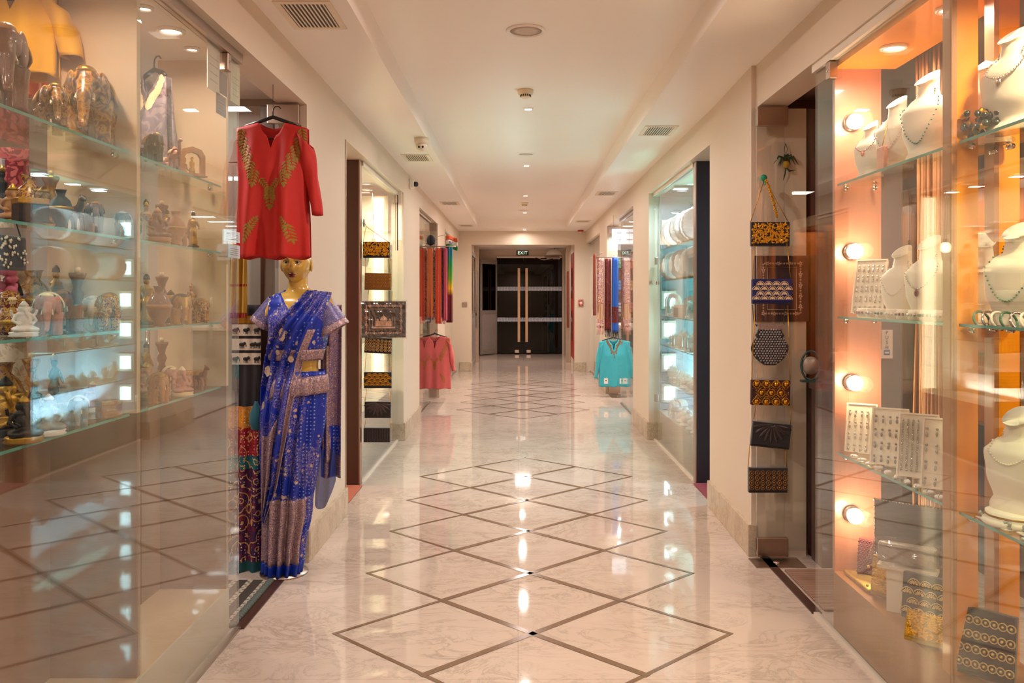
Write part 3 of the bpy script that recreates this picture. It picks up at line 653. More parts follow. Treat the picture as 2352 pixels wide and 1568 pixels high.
# ================================================================ MATS AND THRESHOLDS
def rib_mat(name, a, b, scale):
    s = NT(name); s.set(.85); w = s.n('ShaderNodeTexWave'); s.l(s.co(), w.inputs[0]); w.inputs['Scale'].default_value = scale; w.bands_direction = 'Y'; s.base(s.mix(w.outputs['Fac'], a, b)); return s.m
def rug(label, x0, x1, y0, y1, m, z=.012, fr=None):
    t = thing('door_mat', label, 'mat', ((x0+x1)/2, (y0+y1)/2, 0)); w, d = (x1-x0)/2, (y1-y0)/2
    b = MB(); b.box(-w, w, -d, d, .002, z); b.build('pile', m, t, bevel=.003)
    if fr:
        b = MB(); R = random.Random(2)
        for i in range(26): y = -d+2*d*(i+.5)/26; b.ell((w+.012, y, .012), (.02, .014, .011), (0, 0, R.uniform(-.4, .4)), 7, 4)
        b.build('fringe', fr, t)
    return t
# woven rug with dashes: dark brown ground, white dashes
s = NT('woven_rug'); s.set(.9); v = s.co(scale=(1, 1, 1)); br_ = s.n('ShaderNodeTexBrick'); s.l(v, br_.inputs[0]); br_.inputs['Scale'].default_value = 1; br_.inputs['Brick Width'].default_value = .03; br_.inputs['Row Height'].default_value = .022; br_.inputs['Mortar Size'].default_value = .007
br_.inputs['Color1'].default_value = rgb('3A3029'); br_.inputs['Color2'].default_value = rgb('4A4238'); br_.inputs['Mortar'].default_value = rgb('A8A090'); w = s.n('ShaderNodeTexWave'); s.l(v, w.inputs[0]); w.bands_direction = 'X'; w.inputs['Scale'].default_value = 4.2
s.base(s.mix(s.math('GREATER_THAN', w.outputs['Fac'], .72), '3A322C', br_.outputs[0])); WOVEN = s.m
rug('woven brown doormat with white dashes and grey fringe beside the mannequin', -1.62, -1.225, 3.46, 4.02, WOVEN, .014, mat('rug_fringe', '56605C', .9, var=.3, nscale=60))
rug('plain terracotta doormat before the brown door jamb', -1.75, -1.15, 5.34, 6.05, mat('terracotta_mat', 'B0634A', .9, bump=.5, bscale=200))
rug('dark red ribbed doormat before the navy door jamb', 1.31, 1.9, 5.55, 6.12, rib_mat('red_ribbed', '6E1A2A', '9A4A54', 18))
rug('brown and beige ribbed doormat in the right doorway', 1.36, 2.0, 3.64, 4.18, rib_mat('brown_ribbed', '6A4438', 'A88A74', 22))
for n, (x0, x1, y0, y1) in enumerate(((-1.2, -1.155, 3.45, 4.32), (1.30, 1.345, 3.62, 4.42))):
    b = MB(); b.box(x0, x1, y0, y1, 0, .006); struct('trim_%d' % (6+n), b, BROWNP)
t = thing('floor_spring_plate', 'brushed steel floor plate under the right open glass door', 'floor plate', (1.36, 4.30, 0)); b = MB(); b.box(-.13, .13, -.07, .07, .0, .006); b.build('plate', STEEL, t); b = MB(); b.lathe([(.02, .0), (.02, .011), (0, .011)], n=14); b.build('spindle', STEEL, t)
t = thing('floor_spring_plate', 'small steel floor plate below the turquoise kurta', 'floor plate', (1.40, 11.55, 0)); b = MB(); b.box(-.1, .1, -.2, .2, .0, .005); b.build('plate', STEEL, t); b = MB(); b.lathe([(.02, .0), (.02, .011), (0, .011)], n=14); b.build('spindle', STEEL, t)
# ================================================================ GARMENTS
def garment(name, label, cat, loc, rz, half_w, length, m, emb_m=None, sleeve_l=.45, neck=.075, vdepth=.19, flare=1.06, folds=5, sleeves=(1, 1), group=None, hanger=BLACK, emb='chikan', cuff=.045, amp=.012, seed=1, waist=0.97):
    """kurta on a hanger; origin at the base of the collar, hangs down to z = -length; faces -y"""
    t = thing(name, label, cat, loc, rz, group); R = random.Random(seed); ph = [R.uniform(0, 6.28) for _ in range(4)]
    ang = .26
    def zt(x, front):
        ax = abs(x)
        if ax >= neck: return -(ax-neck)*ang
        k = ax/neck
        if not front: return -.022*(1-k*k)
        if k > .33: return -.062*math.cos((k-.33)/.67*PI/2)
        return -.062-(vdepth-.062)*(1-k/.33)
    def hw(z):
        f = min(1, max(0, -z/length)); return half_w*(1-.0*f)*(1+(flare-1)*f) * (1-(1-waist)*math.exp(-((f-.45)/.18)**2))
    def ydep(x, z, front):
        f = min(1, max(0, -z/length)); u = max(-1, min(1, x/hw(z)))
        d = .012+.055*math.sqrt(max(0, 1-u*u))*min(1, (-z+.02)*4)
        fo = amp*f*(1.6*math.sin(u*folds*1.6+ph[0]+f*1.2)+.8*math.sin(u*folds*3.1+ph[1]))*(1-.3*abs(u))
        return (-d+fo) if front else (d+fo*.6)
    NU, NV = 44, 34
    def sheet(front):
        def fn(u, v):
            uu = (u-.5)*2; x0 = uu*half_w; zt_ = zt(x0, front); z = -length+v*(zt_+length)
            x = uu*hw(z); return (x, ydep(x, z, front), z+ (.006*math.sin(uu*9+ph[2]) if v == 0 else 0))
        return fn
    b = MB(); b.grid(sheet(True), NU, NV); b.grid(sheet(False), NU, NV)
    b.build('body', m, t, thick=.003)
    zs = zt(half_w, True)
    for k, s in enumerate((-1, 1)):
        if not sleeves[k]: continue
        b = MB(); st = sleeves[k]
        def fn(u, v, s=s, st=st):
            a = 2*PI*u; L = sleeve_l*v; r0 = .095*(1-v)+cuff*1.25*v
            cx = s*(half_w-.052+ (.035+.062*v if st == 1 else -.03*v)); cy = (0 if st == 1 else .05+.03*v); cz = zs-.014-L
            wob = 1+.12*math.sin(a*3+v*9+ph[1])
            return (cx+r0*.42*math.cos(a)*wob*s, cy+r0*.55*math.sin(a)*wob, cz-.04*(1+math.cos(a))*(1-v)**3)
        b.grid(fn, 20, 20); b.build('sleeve', m, t, thick=.003)
    if emb_m:
        b = MB()
        def leafp(x, z, a, L, W):
            n = 8; pts = []
            for q in range(n+1):
                f = q/n; wd = W*math.sin(PI*f**.8)
                pts.append((f*L, wd))
            vs = []; fs = []
            for q, (l, wd) in enumerate(pts):
                for sgn in (-1, 0, 1):
                    xx = x+math.cos(a)*l-math.sin(a)*wd*sgn; zz = z+math.sin(a)*l+math.cos(a)*wd*sgn
                    vs.append((xx, ydep(xx, zz, True)-(.0045 if sgn == 0 else .0028), zz))
            for q in range(n):
                for c_ in range(2): i = q*3+c_; fs.append((i, i+1, i+4, i+3))
            b.add(vs, fs, 0, True)
        def sprig(x, z, a, S):
            for q in range(5):
                f = q/5; lx, lz = x+math.cos(a)*S*f, z+math.sin(a)*S*f
                for sg in (-1, 1): leafp(lx, lz, a+sg*.85, S*.42*(1-.4*f), S*.07)
            leafp(x+math.cos(a)*S*.8, z+math.sin(a)*S*.8, a, S*.4, S*.1)
        W = half_w
        if emb == 'chikan':
            for sgn in (-1, 1):
                for q in range(8):
                    f = q/7; x = sgn*(W*.74*(1-f)**.8+.012+W*.03); z = -.03-f*length*.44+0.0
                    sprig(x, z-.0, -PI/2+sgn*.55*(.3 if q < 6 else -1.2), .075 if q < 6 else .06)
                sprig(sgn*W*.52, -length*.76, -PI/2+.3*sgn, .085); sprig(sgn*W*.52, -length*.79, PI/2+.5*sgn, .06)
            sprig(0, -length*.50, -PI/2, .085)
        elif emb == 'collar':
            for sgn in (-1, 1):
                for q in range(16):
                    f = q/15; k = (1-f)*1.0; x = sgn*(neck*k*.95+.022+.01*(q % 2)); z = zt(neck*k, True)-.012*f
                    leafp(x, z, -PI/2, .034, .012)
                    
                b.build('embroidery', emb_m, t) if False else None
            for q in range(5): leafp(0, -vdepth-.02*q, -PI/2, .03, .013-.002*q)
        b.build('embroidery', emb_m, t)
    if hanger:
        b = MB(); b.tube([(-half_w*.8, 0, zt(half_w*.8, True)+.004), (-.05, 0, .012), (0, 0, .03), (.05, 0, .012), (half_w*.8, 0, zt(half_w*.8, True)+.004)], [.006, .009, .009, .009, .006], 8)
        b.tube([(-half_w*.65, 0, -.075), (half_w*.65, 0, -.075)], .004, 6)
        b.tube([(-half_w*.65, 0, -.075), (-half_w*.72, 0, zt(half_w*.72, True))], .004, 6); b.tube([(half_w*.65, 0, -.075), (half_w*.72, 0, zt(half_w*.72, True))], .004, 6)
        b.tube([(0, 0, .03), (0, 0, .06)]+[(.02-.02*math.cos(a), 0, .06+.022*math.sin(a)) for a in (.5, 1.2, 2, 2.7)], .003, 6); b.build('hanger', hanger, t)
    return t
def cloth(name, col, col2=None, rough=.75, nscale=30):
    return mat(name, col, rough, var=.06, nscale=nscale, bump=.12, bscale=300, sheen=.25)
OLIVE = mat('olive_thread', '8A6A10', .6, var=.2, nscale=80)
garment('red_kurta', 'red kurta with olive leaf embroidery on a black hanger above the mannequin', 'kurta', (px(627, 3.93), 3.93, pz(283, 3.93)), 0, .169, .648, mat('red_cotton', 'B4180E', .7, var=.06, nscale=20, bump=.1, bscale=300), OLIVE, .40, .062, .125, 1.06, 4, (0, 1), amp=.026, waist=.95)
garment('pink_kurta', 'coral pink kurta with gold neck embroidery below the hanging scarves', 'kurta', (px(999, 10.9), 10.9, pz(771, 10.9)), 0, .205, .70, cloth('coral_cotton', 'D8605C'), mat('copper_thread', 'B56A2C', .5, .3), .42, .075, .17, 1.04, 4, (1, 1), seed=3, amp=.008)
garment('turquoise_kurta', 'turquoise kurta with brown neck trim hanging below the shawls', 'kurta', (px(1409, 11.5), 11.5, pz(779, 11.5)), 0, .2, .66, cloth('turquoise_cotton', '38AFC0'), mat('brown_trim', '7A5A30', .5), .50, .07, .16, 1.02, 4, (1, 1), emb='collar', seed=5, amp=.008)
TAGW = mat('paper_tag', 'F0E8E0', .6)
for x, l in ((1392, 'white paper price tag on the left cuff of the turquoise kurta'), (1428, 'white paper price tag on the right cuff of the turquoise kurta')):
    t = thing('price_tag', l, 'tag', (px(x, 11.37), 11.37, pz(881, 11.37))); b = MB(); b.box(-.028, .028, -.001, .001, 0, .075); b.build('card', TAGW, t); b = MB(); b.box(-.01, .01, -.002, -.001, .035, .05); b.build('print', mat('tag_print', '6A4A48', .6), t); b = MB(); b.tube([(0, 0, .075), (.004, 0, .095)], .001, 4); b.build('string', TAGW, t)

b = MB(); b.tube([(0, 0, .08), (0, 0, 2.42-pz(283, 3.93))], .0015, 5); b.build('hanging_cord', BLACK, bpy.data.objects['red_kurta'])
# ---- scarves and shawls: folded cloths hung over a rod
def scarf(label, x, y, z, w, L, m, fringe=None, group=None, folds=3, seed=0, band=None, name='scarf', lean=0.0):
    t = thing(name, label, 'scarf' if name == 'scarf' else 'shawl', (x, y, z), 0, group); R = random.Random(seed+3); p = R.uniform(0, 6)
    def fn(u, v):
        uu = (u-.5); s = w*(1+.05*v); return (uu*s+lean*v, -.010-.012*math.sin(u*folds*6.28+p+v*1.5)*(.4+.6*v)-.02*(1-abs(uu)*2), -v*L)
    b = MB(); b.grid(fn, 18, 24); b.grid(lambda u, v: (lambda q: (q[0], -q[1]*.6, q[2]*.9))(fn(u, v)), 18, 10)
    b.build('cloth', m, t, thick=.003)
    if band:
        b = MB(); b.grid(lambda u, v: (lambda q: (q[0], q[1]-.003, q[2]))(fn(u, .66+.22*v)), 18, 4); b.build('woven_border', band, t)
    if fringe:
        b = MB()
        for i in range(12): q = fn((i+.5)/12, 1); b.tube([q, (q[0]+R.uniform(-.006, .006), q[1], q[2]-.05), (q[0]+R.uniform(-.01, .01), q[1], q[2]-.10)], [.004, .003, .002], 4)
        b.build('fringe', fringe, t)
    return t
def gradient(name, stops, L, noise=.0, axis=2):
    s = NT(name); s.set(.75); v = s.co(); sp = s.n('ShaderNodeSeparateXYZ'); s.l(v, sp.inputs[0]); f = s.math('MULTIPLY', sp.outputs[axis], -1/L)
    if noise: f = s.math('ADD', f, s.math('MULTIPLY', s.math('SUBTRACT', s.noise(v, 14, 4), .5), noise))
    s.base(s.ramp(f, stops)); return s.m
def splash(name, cols, scale=18, dist=2.0, stretch=(1, 1, 1), kind='noise', rough=.7, metal=0):
    s = NT(name); s.set(rough, metal); v = s.co(scale=stretch)
    f = s.noise(v, scale, 3, .5, dist) if kind == 'noise' else s.voro(v, scale).outputs['Distance']
    n = len(cols); s.base(s.ramp(f, [(.28+.44*i/(n-1) if kind == 'noise' else .08+.6*i/(n-1), c) for i, c in enumerate(cols)], 'CONSTANT')); return s.m
PAIS = splash('paisley_print', ['7A2440', 'EADCD0', 'B84A6A', 'F0E4D8', 'C86A2C', 'EADCD0', '3A3A6A'], 13, 2.5)
PAISD = splash('dark_red_paisley', ['2A1218', '7A2420', '4A1A1E', '9A4A30', '3A141A'], 26, 2.5)
Ys = 11.0; X_ = lambda p: px(p, Ys); GS = 'bright scarves hung in a row on the left'
S1 = [(966, 16, 'green and teal scarf, leftmost, seen through the glass', splash('green_teal_print', ['1E6A6A', '2E8A50', '4A3A6A', '8A9A40'], 14), 0),
      (977, 14, 'brick red scarf beside the green and teal one', splash('brick_print', ['8A3A30', 'B04A3A', '6A3A5A'], 12), 0),
      (985, 11, 'plum purple narrow scarf between two orange ones', cloth('plum', '5A3A62'), 0),
      (991, 12, 'plain burnt orange scarf left of the black and white print', cloth('burnt_orange', 'D06A34'), 0),
      (998, 16, 'black and white printed scarf in the middle of the row', splash('black_white_print', ['15131C', 'EDE6E0', '2A2440', 'F0EAE4', '4A3A60'], 16, 3), 0),
      (1008, 16, 'long vermilion orange scarf right of the black and white print', cloth('vermilion', 'D8502C'), 0),
      (1017, 14, 'purple scarf with a dense dark floral pattern', splash('purple_floral', ['3A1E3A', '6A3A62', '2A1830', '8A5A6A'], 22), 1),
      (1024, 10, 'rose pink plain scarf beside the rainbow scarf', cloth('rose_pink', 'C84A62'), 0),
      (1032, 17, 'rainbow scarf fading from teal to green, yellow and maroon', gradient('rainbow_fade', [(.05, '1078A0'), (.25, '1E9A4A'), (.45, '6AAA2A'), (.58, 'E8B820'), (.68, '6A1420'), (1, '5A0E1E')], .95), 0)]
for i, (p, w, l, m, fr) in enumerate(S1):
    scarf(l, X_(p), 11.02-.078*(i % 2), pz(568+(2 if i % 2 else 0), Ys), w*.0048, .93+.04*(i % 3), m, cloth('rose_pink', 'C84A62') if fr else None, GS, 2, i)
t = thing('scarf_rail', 'thin steel rail carrying the row of bright scarves', 'rail', (X_(963), 11.02, pz(568, Ys)+.012)); b = MB(); b.tube([(-.02, 0, 0), (X_(1041)-X_(963)+.03, 0, 0)], .006, 8); b.build('rod', STEEL, t)
b = MB(); b.tube([(-.02, -.078, 0), (X_(1041)-X_(963)+.03, -.078, 0)], .006, 8); b.build('front_rod', STEEL, t); b = MB(); b.tube([(.22, -.08, 0), (.22, .05, .05), (.22, .26, .05)], .005, 6); b.build('bracket', STEEL, t)
b = MB(); b.ell((X_(984)-X_(963)+.02, 0, .085), (.07, .06, .075)); t = thing('dark_hat', 'small dark folded hat resting above the scarves', 'hat', (X_(963), 11.02, pz(568, Ys)+.012)); b.build('crown', mat('dark_cap', '1E1E28', .8), t)
b = MB(); b.lathe([(.062, .0), (.075, .004), (.062, .008)], c=(X_(984)-X_(963)+.02, 0, .034), n=16); b.build('brim', mat('dark_cap', '1E1E28', .8), t)
Yr = 11.6; X_ = lambda p: px(p, Yr); GR_ = 'shawls hung in a row on the right'
S2 = [(1365, 8, 583, 724, 'narrow rust brown shawl hanging leftmost and highest of the right row', cloth('rust', '8A3A26'), None, None),
      (1379, 18, 593, 752, 'white and pink paisley shawl second from the left of the right row', PAIS, cloth('rose_pale', 'D8A090'), splash('stripe_band', ['B04A2A', 'E8C0A0', '3A6A4A', 'EADCD0'], 9, 0, (6, 1, .1))),
      (1396, 17, 594, 758, 'dark red paisley shawl with a black fringe', PAISD, mat('black_fringe', '1A1214', .8), None),
      (1413, 17, 592, 762, 'royal blue shawl with a brown woven band', cloth('royal_blue', '1058C0'), mat('black_fringe', '1A1214', .8), PAISD),
      (1437, 22, 593, 750, 'pale paisley shawl, rightmost, seen through the glass', PAIS, cloth('rose_pale', 'D8A090'), splash('stripe_band', ['B04A2A', 'E8C0A0', '3A6A4A', 'EADCD0'], 9, 0, (6, 1, .1)))]
for i, (p, w, y0, y1, l, m, fr, bd) in enumerate(S2):
    scarf(l, X_(p), Yr-.03*(i == 0), pz(y0, Yr), w*.0053, (y1-y0)*.00617, m, fr, GR_, 2, i+20, bd, 'shawl')
t = thing('shawl_rail', 'thin steel rail carrying the row of shawls on the right', 'rail', (X_(1360), Yr, pz(593, Yr)+.012)); b = MB(); b.tube([(-.02, 0, 0), (X_(1450)-X_(1360), 0, 0)], .006, 8); b.build('rod', STEEL, t)
b = MB(); b.tube([(.32, 0, 0), (.32, .05, .03), (.32, .14, .03)], .005, 6); b.build('bracket', STEEL, t)
t = thing('rail_hook', 'curved steel hook above the leftmost shawls', 'hook', (X_(1372), Yr, pz(596, Yr))); b = MB(); b.tube([(0, 0, 0), (-.02, 0, .03), (0, 0, .06), (.06, -.01, .085)], .004, 6); b.build('arm', STEEL, t); b = MB(); b.ell((.06, -.01, .085), (.008,)*3, n=8, k=5); b.build('tip', STEEL, t)
# flag of saffron, white and green
t = thing('small_flag', 'small saffron, white and green flag on a stick above the scarves', 'flag', (px(1022, 11.4), 11.46, pz(570, 11.4)))
FW, FH = .165, .175
for k, (n_, c) in enumerate((('green_band', '2E7A46'), ('white_band', 'F0E6DC'), ('saffron_band', 'E0643A'))):
    b = MB(); b.grid(lambda u, v, k=k: (u*FW+.008, -.01*math.sin(u*7), FH*(k+v)/3-u*.02+.012*math.sin(u*5)), 14, 3); b.build(n_, mat('flag_'+n_, c, .7), t, thick=.002)
b = MB(); b.tube([(0, 0, -.02), (0, 0, FH+.1)], .003, 6); b.build('stick', STEEL, t); b = MB(); b.tube([(0, 0, .19), (-.106, 0, .17)], .004, 6); b.build('wall_bracket', STEEL, t)
b = MB(); b.tube([(.08+.022*math.cos(a*PI/8), -.012, FH/2-.0+.022*math.sin(a*PI/8)) for a in range(17)], .0022, 4)
for a in range(12): b.tube([(.08, -.012, FH/2), (.08+.02*math.cos(a*PI/6), -.012, FH/2+.02*math.sin(a*PI/6))], .0012, 3)
b.build('wheel_emblem', mat('emblem_navy', '2A3A7A', .6), t)

# ================================================================ MANNEQUIN IN THE BLUE SAREE
YM = 4.14
MX = lambda p: px(p, YM)-px(690, YM); MZ = lambda p: pz(p, YM)
mq = thing('mannequin', 'yellow faced shop mannequin wearing a blue and silver embroidered saree', 'mannequin', (px(690, YM), YM, 0))
SKIN = mat('mannequin_skin', 'C9A24A', .22, var=.03, coat=.5)
def interp(tab, z):
    if z <= tab[0][0]: return tab[0][1:]
    for a, b_ in zip(tab, tab[1:]):
        if z <= b_[0]:
            f = (z-a[0])/(b_[0]-a[0]); f = f*f*(3-2*f); return tuple(p+(q-p)*f for p, q in zip(a[1:], b_[1:]))
    return tab[-1][1:]
# torso and neck, z: centre x, half width, half depth, centre y
HX = MX(684)
TB = [(.95, -.03, .13, .09, 0), (1.06, -.02, .108, .078, 0), (1.18, -.01, .135, .105, -.01), (1.27, -.005, .142, .115, -.012), (1.36, 0, .15, .085, 0), (1.405, 0, .135, .06, .005), (1.43, -.002, .075, .05, .008), (1.45, HX, .048, .05, .008), (1.50, HX, .046, .048, .004), (1.53, HX, .05, .05, .0)]
def torso(u, v):
    z = .95+v*.58; cx, w, d, cy = interp(TB, z); a = 2*PI*u
    return (cx+w*math.cos(a), cy+d*math.sin(a), z)
b = MB(); b.grid(torso, 32, 40); b.add([(0, 0, .95)], [], 0)
# head: ellipsoid pushed into a face (looks to -y)
hc = Vector((HX-.004, -.012, 1.566))
def head(u, v):
    th = PI*v; a = 2*PI*u; x = math.sin(th)*math.cos(a); y = math.sin(th)*math.sin(a); z = math.cos(th)
    jaw = max(0, -z); w = .073*(1-.30*jaw**1.5); P = [x*w, y*(.092-.012*jaw), z*.101]
    if y < 0:
        fx, fz = P[0], P[2]; g = lambda cx, cz, sx, sz: math.exp(-((fx-cx)/sx)**2-((fz-cz)/sz)**2)
        d = .020*g(0, -.020, .010, .017)+.010*g(0, .002, .009, .02)-.012*g(.028, .004, .017, .011)-.012*g(-.028, .004, .017, .011)
        d += .007*g(0, -.056, .022, .010)+.008*g(0, -.084, .022, .012)+.005*g(.034, -.025, .018, .018)+.005*g(-.034, -.025, .018, .018)+.004*g(.028, .022, .022, .007)+.004*g(-.028, .022, .022, .007)
        P[1] -= d
    return tuple(hc+Vector(P))
b2 = MB(); b2.grid(head, 64, 48)
b.v_off = 0; b.add(b2.v, b2.f, 0, True)
for s_ in (-1, 1): b.ell((hc.x+s_*.072, hc.y+.012, hc.z-.008), (.008, .02, .03), (0, 0, s_*.3))
# arms: stubs inside the sleeves, then closed ends
for s_, pts in ((-1, [(-.12, .0, 1.37), (-.17, .0, 1.30), (-.19, -.005, 1.25)]), (1, [(.12, 0, 1.37), (.165, -.01, 1.31), (.185, -.02, 1.27)])):
    b.tube(pts, [.045, .042, .036], 14)
body = b.build('body', SKIN, mq)
for s_ in (-1, 1):
    b = MB(); b.grid(lambda u, v, s_=s_: (hc.x+s_*.028+.015*(u-.5)*2, -.0+hc.y-.0868+.004*abs(u-.5)*2+.003, hc.z+.005+.0055*(v-.5)*2*math.sqrt(max(0, 1-((u-.5)*2)**2))), 10, 4); b.build('eye_white', mat('eye_white', 'E8E0D0', .2), mq)
b = MB(); 
for s_ in (-1, 1): b.lathe([(0, -.001), (.0052, 0), (.0052, .001)], c=(hc.x+s_*.028, hc.y-.0858, hc.z+.005), n=12, axis='y'); b.tube([(hc.x+s_*(.028+.016*q), hc.y-.087+.006*q*q, hc.z+.012-.006*q*q) for q in (-1, -.5, 0, .5, 1)], .0014, 5); b.tube([(hc.x+s_*(.028+.017*q), hc.y-.094+.008*q*q, hc.z+.027-.006*q*q+.002*q) for q in (-1, -.5, 0, .5, 1)], [.001, .002, .002, .0015, .0008], 5)
b.build('painted_eyes', mat('eye_paint', '241814', .3), mq)
b = MB()
b.tube([(hc.x+.02*q, hc.y-.091+.006*q*q, hc.z-.0535+.002*(1-abs(q))-.001*(q == 0)) for q in (-1, -.6, -.25, 0, .25, .6, 1)], [.001, .004, .0055, .0045, .0055, .004, .001], 8)
b.tube([(hc.x+.016*q, hc.y-.091+.005*q*q, hc.z-.0625) for q in (-1, -.5, 0, .5, 1)], [.001, .0055, .0065, .0055, .001], 8)
b.build('painted_lips', mat('lip_maroon', '5A1018', .2), mq)
# saree fabrics
def brocade(name, ground, dots, motif, dot_scale=55, mot_scale=11, rough=.5):
    s = NT(name); s.set(rough); v = s.co(scale=(1, .4, 1)); d = s.voro(v, dot_scale, rnd=0.15).outputs['Distance']
    m1 = s.voro(v, mot_scale*2.0, rnd=1.0).outputs['Distance']; n1 = s.noise(v, mot_scale*3.2, 3, .6, 3.0); n2 = s.noise(v, mot_scale*.55, 2, .5, .5)
    dot = s.math('LESS_THAN', d, .20); fl_ = s.math('LESS_THAN', s.math('ADD', m1, s.math('MULTIPLY', n1, .35)), .35)
    vine = s.math('LESS_THAN', s.math('ABSOLUTE', s.math('SUBTRACT', n1, .5)), .014); vine = s.math('MULTIPLY', vine, s.math('GREATER_THAN', n2, .5))
    k = s.math('MAXIMUM', fl_, vine); c = s.mix(dot, ground, dots); c = s.mix(k, c, motif); s.base(c)
    s.val(s.b.inputs['Metallic'], s.math('MULTIPLY', s.math('MAXIMUM', k, dot), .45)); s.b.inputs['Sheen Weight'].default_value = .05
    s.bump(k, .25, .002); return s.m
def zari(name, a, b_, c_, scale=45):
    s = NT(name); s.set(.42, .25); v = s.co(scale=(1, .4, 1)); n1 = s.noise(v, scale, 3, .6, 3.5); w = s.math('ABSOLUTE', s.math('SUBTRACT', n1, .5)); d = s.voro(v, scale*2.4, rnd=.6).outputs['Distance']
    c = s.ramp(w, [(0, c_), (.03, b_), (.09, a)]); c = s.mix(s.math('LESS_THAN', d, .17), c, 'F0DCC0'); s.base(c); s.bump(w, .3, .002); return s.m
BLUE = brocade('blue_saree_silk', '0628A0', '8FA8D8', 'C9AE9C'); BLUED = mat('plain_royal_blue', '0830A0', .45, var=.1)
ZARI = zari('silver_gold_border', 'B89A90', '8A7080', '3A3A8A'); SHEER = mat('sheer_blue', '1E3488', .5, alpha=.82)
SLV = zari('sheer_sleeve_brocade', '7A6E92', '5A5688', '2A3A98', 60)
# blouse
def blouse(u, v):
    z = 1.10+v*.335; cx, w, d, cy = interp(TB, z); a = 2*PI*u; k = .011+.006*math.sin(a*7+z*20)*(1-v)
    x = cx+(w+k)*math.cos(a); y = cy+(d+k)*math.sin(a)
    if math.sin(a) < 0:   # V neck
        dx = abs(x-HX*.3-.0); zz = 1.29+dx*1.45
        z = min(z, max(1.10, zz)) if z > zz else z
    return (x, y, z)
b = MB(); b.grid(blouse, 60, 40); b.build('blouse', BLUE, mq, thick=.003)
b = MB(); b.grid(lambda u, v: (lambda q: (q[0]*1.04-.0, q[1]*1.07, 1.085+v*.055))(blouse(u, v*.12)), 48, 4); b.build('blouse_hem', ZARI, mq, thick=.003)
for s_, P0, P2, R0, R1 in ((-1, Vector((MX(634), 0, MZ(693))), Vector((MX(596), -.01, MZ(744))), .046, .052), (1, Vector((MX(731), 0, MZ(692))), Vector((MX(770), -.03, MZ(757))), .060, .080)):
    def slv(u, v, s_=s_, P0=P0, P2=P2, R0=R0, R1=R1):
        p = P0+(P2-P0)*v; t_ = (P2-P0).normalized(); n_ = Vector((0, 1, 0)); s2 = t_.cross(n_).normalized()
        a = 2*PI*u; r = R0+(R1-R0)*v+.003*math.sin(a*5); tilt = 0
        q = p+s2*math.cos(a)*r*1.02+n_*math.sin(a)*r*.75+t_*tilt; return tuple(q)
    b = MB(); b.grid(lambda u, v: slv(u, v*.86), 26, 16); b.build('sleeve', SLV, mq, thick=.002)
    b = MB(); b.grid(lambda u, v: slv(u, .83+v*.2), 26, 4); b.build('sleeve_cuff', ZARI, mq, thick=.003)
# skirt
SK = [(.0, MX(650), .088, .075), (.12, MX(655), .095, .09), (.35, MX(663), .115, .11), (.6, MX(672), .135, .125), (.8, MX(680), .15, .125), (.95, MX(688), .142, .11), (1.03, MX(692), .12, .09)]
def skirt(u, v, off=0.0, z0=.012, z1=1.03):
    z = z0+v*(z1-z0); cx, w, d = interp(SK, z); a = 2*PI*u; fr = max(0, -math.sin(a)); f = (1-z/1.03)
    pl = (.010+.016*f)*math.sin(a*15)*(fr**.6)+.006*math.sin(a*6+z*4)
    return (cx+(w+pl+off)*math.cos(a), (d+pl+off)*math.sin(a), z)
b = MB(); b.grid(lambda u, v: skirt(u, v, 0, .05), 120, 40); b.build('skirt', BLUE, mq, thick=.003)
b = MB(); b.grid(lambda u, v: skirt(u, v, .002, .008, .07), 120, 4); b.build('skirt_hem', BLUED, mq, thick=.003)
def front_patch(u0, u1, z0, z1, off): return lambda u, v: (lambda q: q)(skirt(u0+(u1-u0)*u, v, off, z0, z1))
b = MB(); b.grid(front_patch(.66, .93, .07, .40, .004), 40, 14); b.build('brocade_border', ZARI, mq, thick=.002)
b = MB(); b.grid(front_patch(.53, .645, .075, .32, .004), 24, 14); b.build('brocade_border', ZARI, mq, thick=.002)
# waist sash
b = MB(); b.grid(lambda u, v: (lambda q: (q[0], q[1], q[2]+.045*(q[0])*2))(skirt(.5+u*.5, v, .012, .91, 1.0)), 40, 5); b.build('waist_sash', ZARI, mq, thick=.004)
# drape from the right hand shoulder across to the left hip and down
LE = [(0, MX(712), 1.435), (.12, MX(690), 1.37), (.28, MX(648), 1.25), (.42, MX(612), 1.10), (.55, MX(603), .93), (.7, MX(602), .72), (.85, MX(607), .50), (1, MX(612), .30)]
RE = [(0, MX(762), 1.425), (.12, MX(757), 1.35), (.28, MX(737), 1.25), (.42, MX(705), 1.08), (.55, MX(693), .93), (.7, MX(675), .70), (.85, MX(655), .47), (1, MX(622), .28)]
def drape(u, v, off=0.0):
    l = interp(LE, v); r = interp(RE, v); x = l[0]+(r[0]-l[0])*u; z = l[1]+(r[1]-l[1])*u
    cx, w, d, cy = interp(TB, z) if z > 1.0 else interp(SK, z)+(0,)
    w += .022; k = max(-1, min(1, (x-cx)/w)); y = cy-(d+.018+off)*math.sqrt(max(.02, 1-k*k))-.011*math.sin(u*5*PI*1.5+v*3)-.006*math.sin(u*21+v*5)
    return (x, y-.006, z)
b = MB(); b.grid(drape, 70, 60); b.build('saree_drape', BLUE, mq, thick=.003)
b = MB(); b.grid(lambda u, v: drape(.87+.15*u, .3+.7*v, .006), 8, 44); b.build('drape_border', ZARI, mq, thick=.003)
b = MB(); b.grid(lambda u, v: drape(.10+.55*u*(1-.2*v), .66+.30*v+.04*math.sin(u*4), .006), 20, 20); b.build('paisley_panel', ZARI, mq, thick=.002)
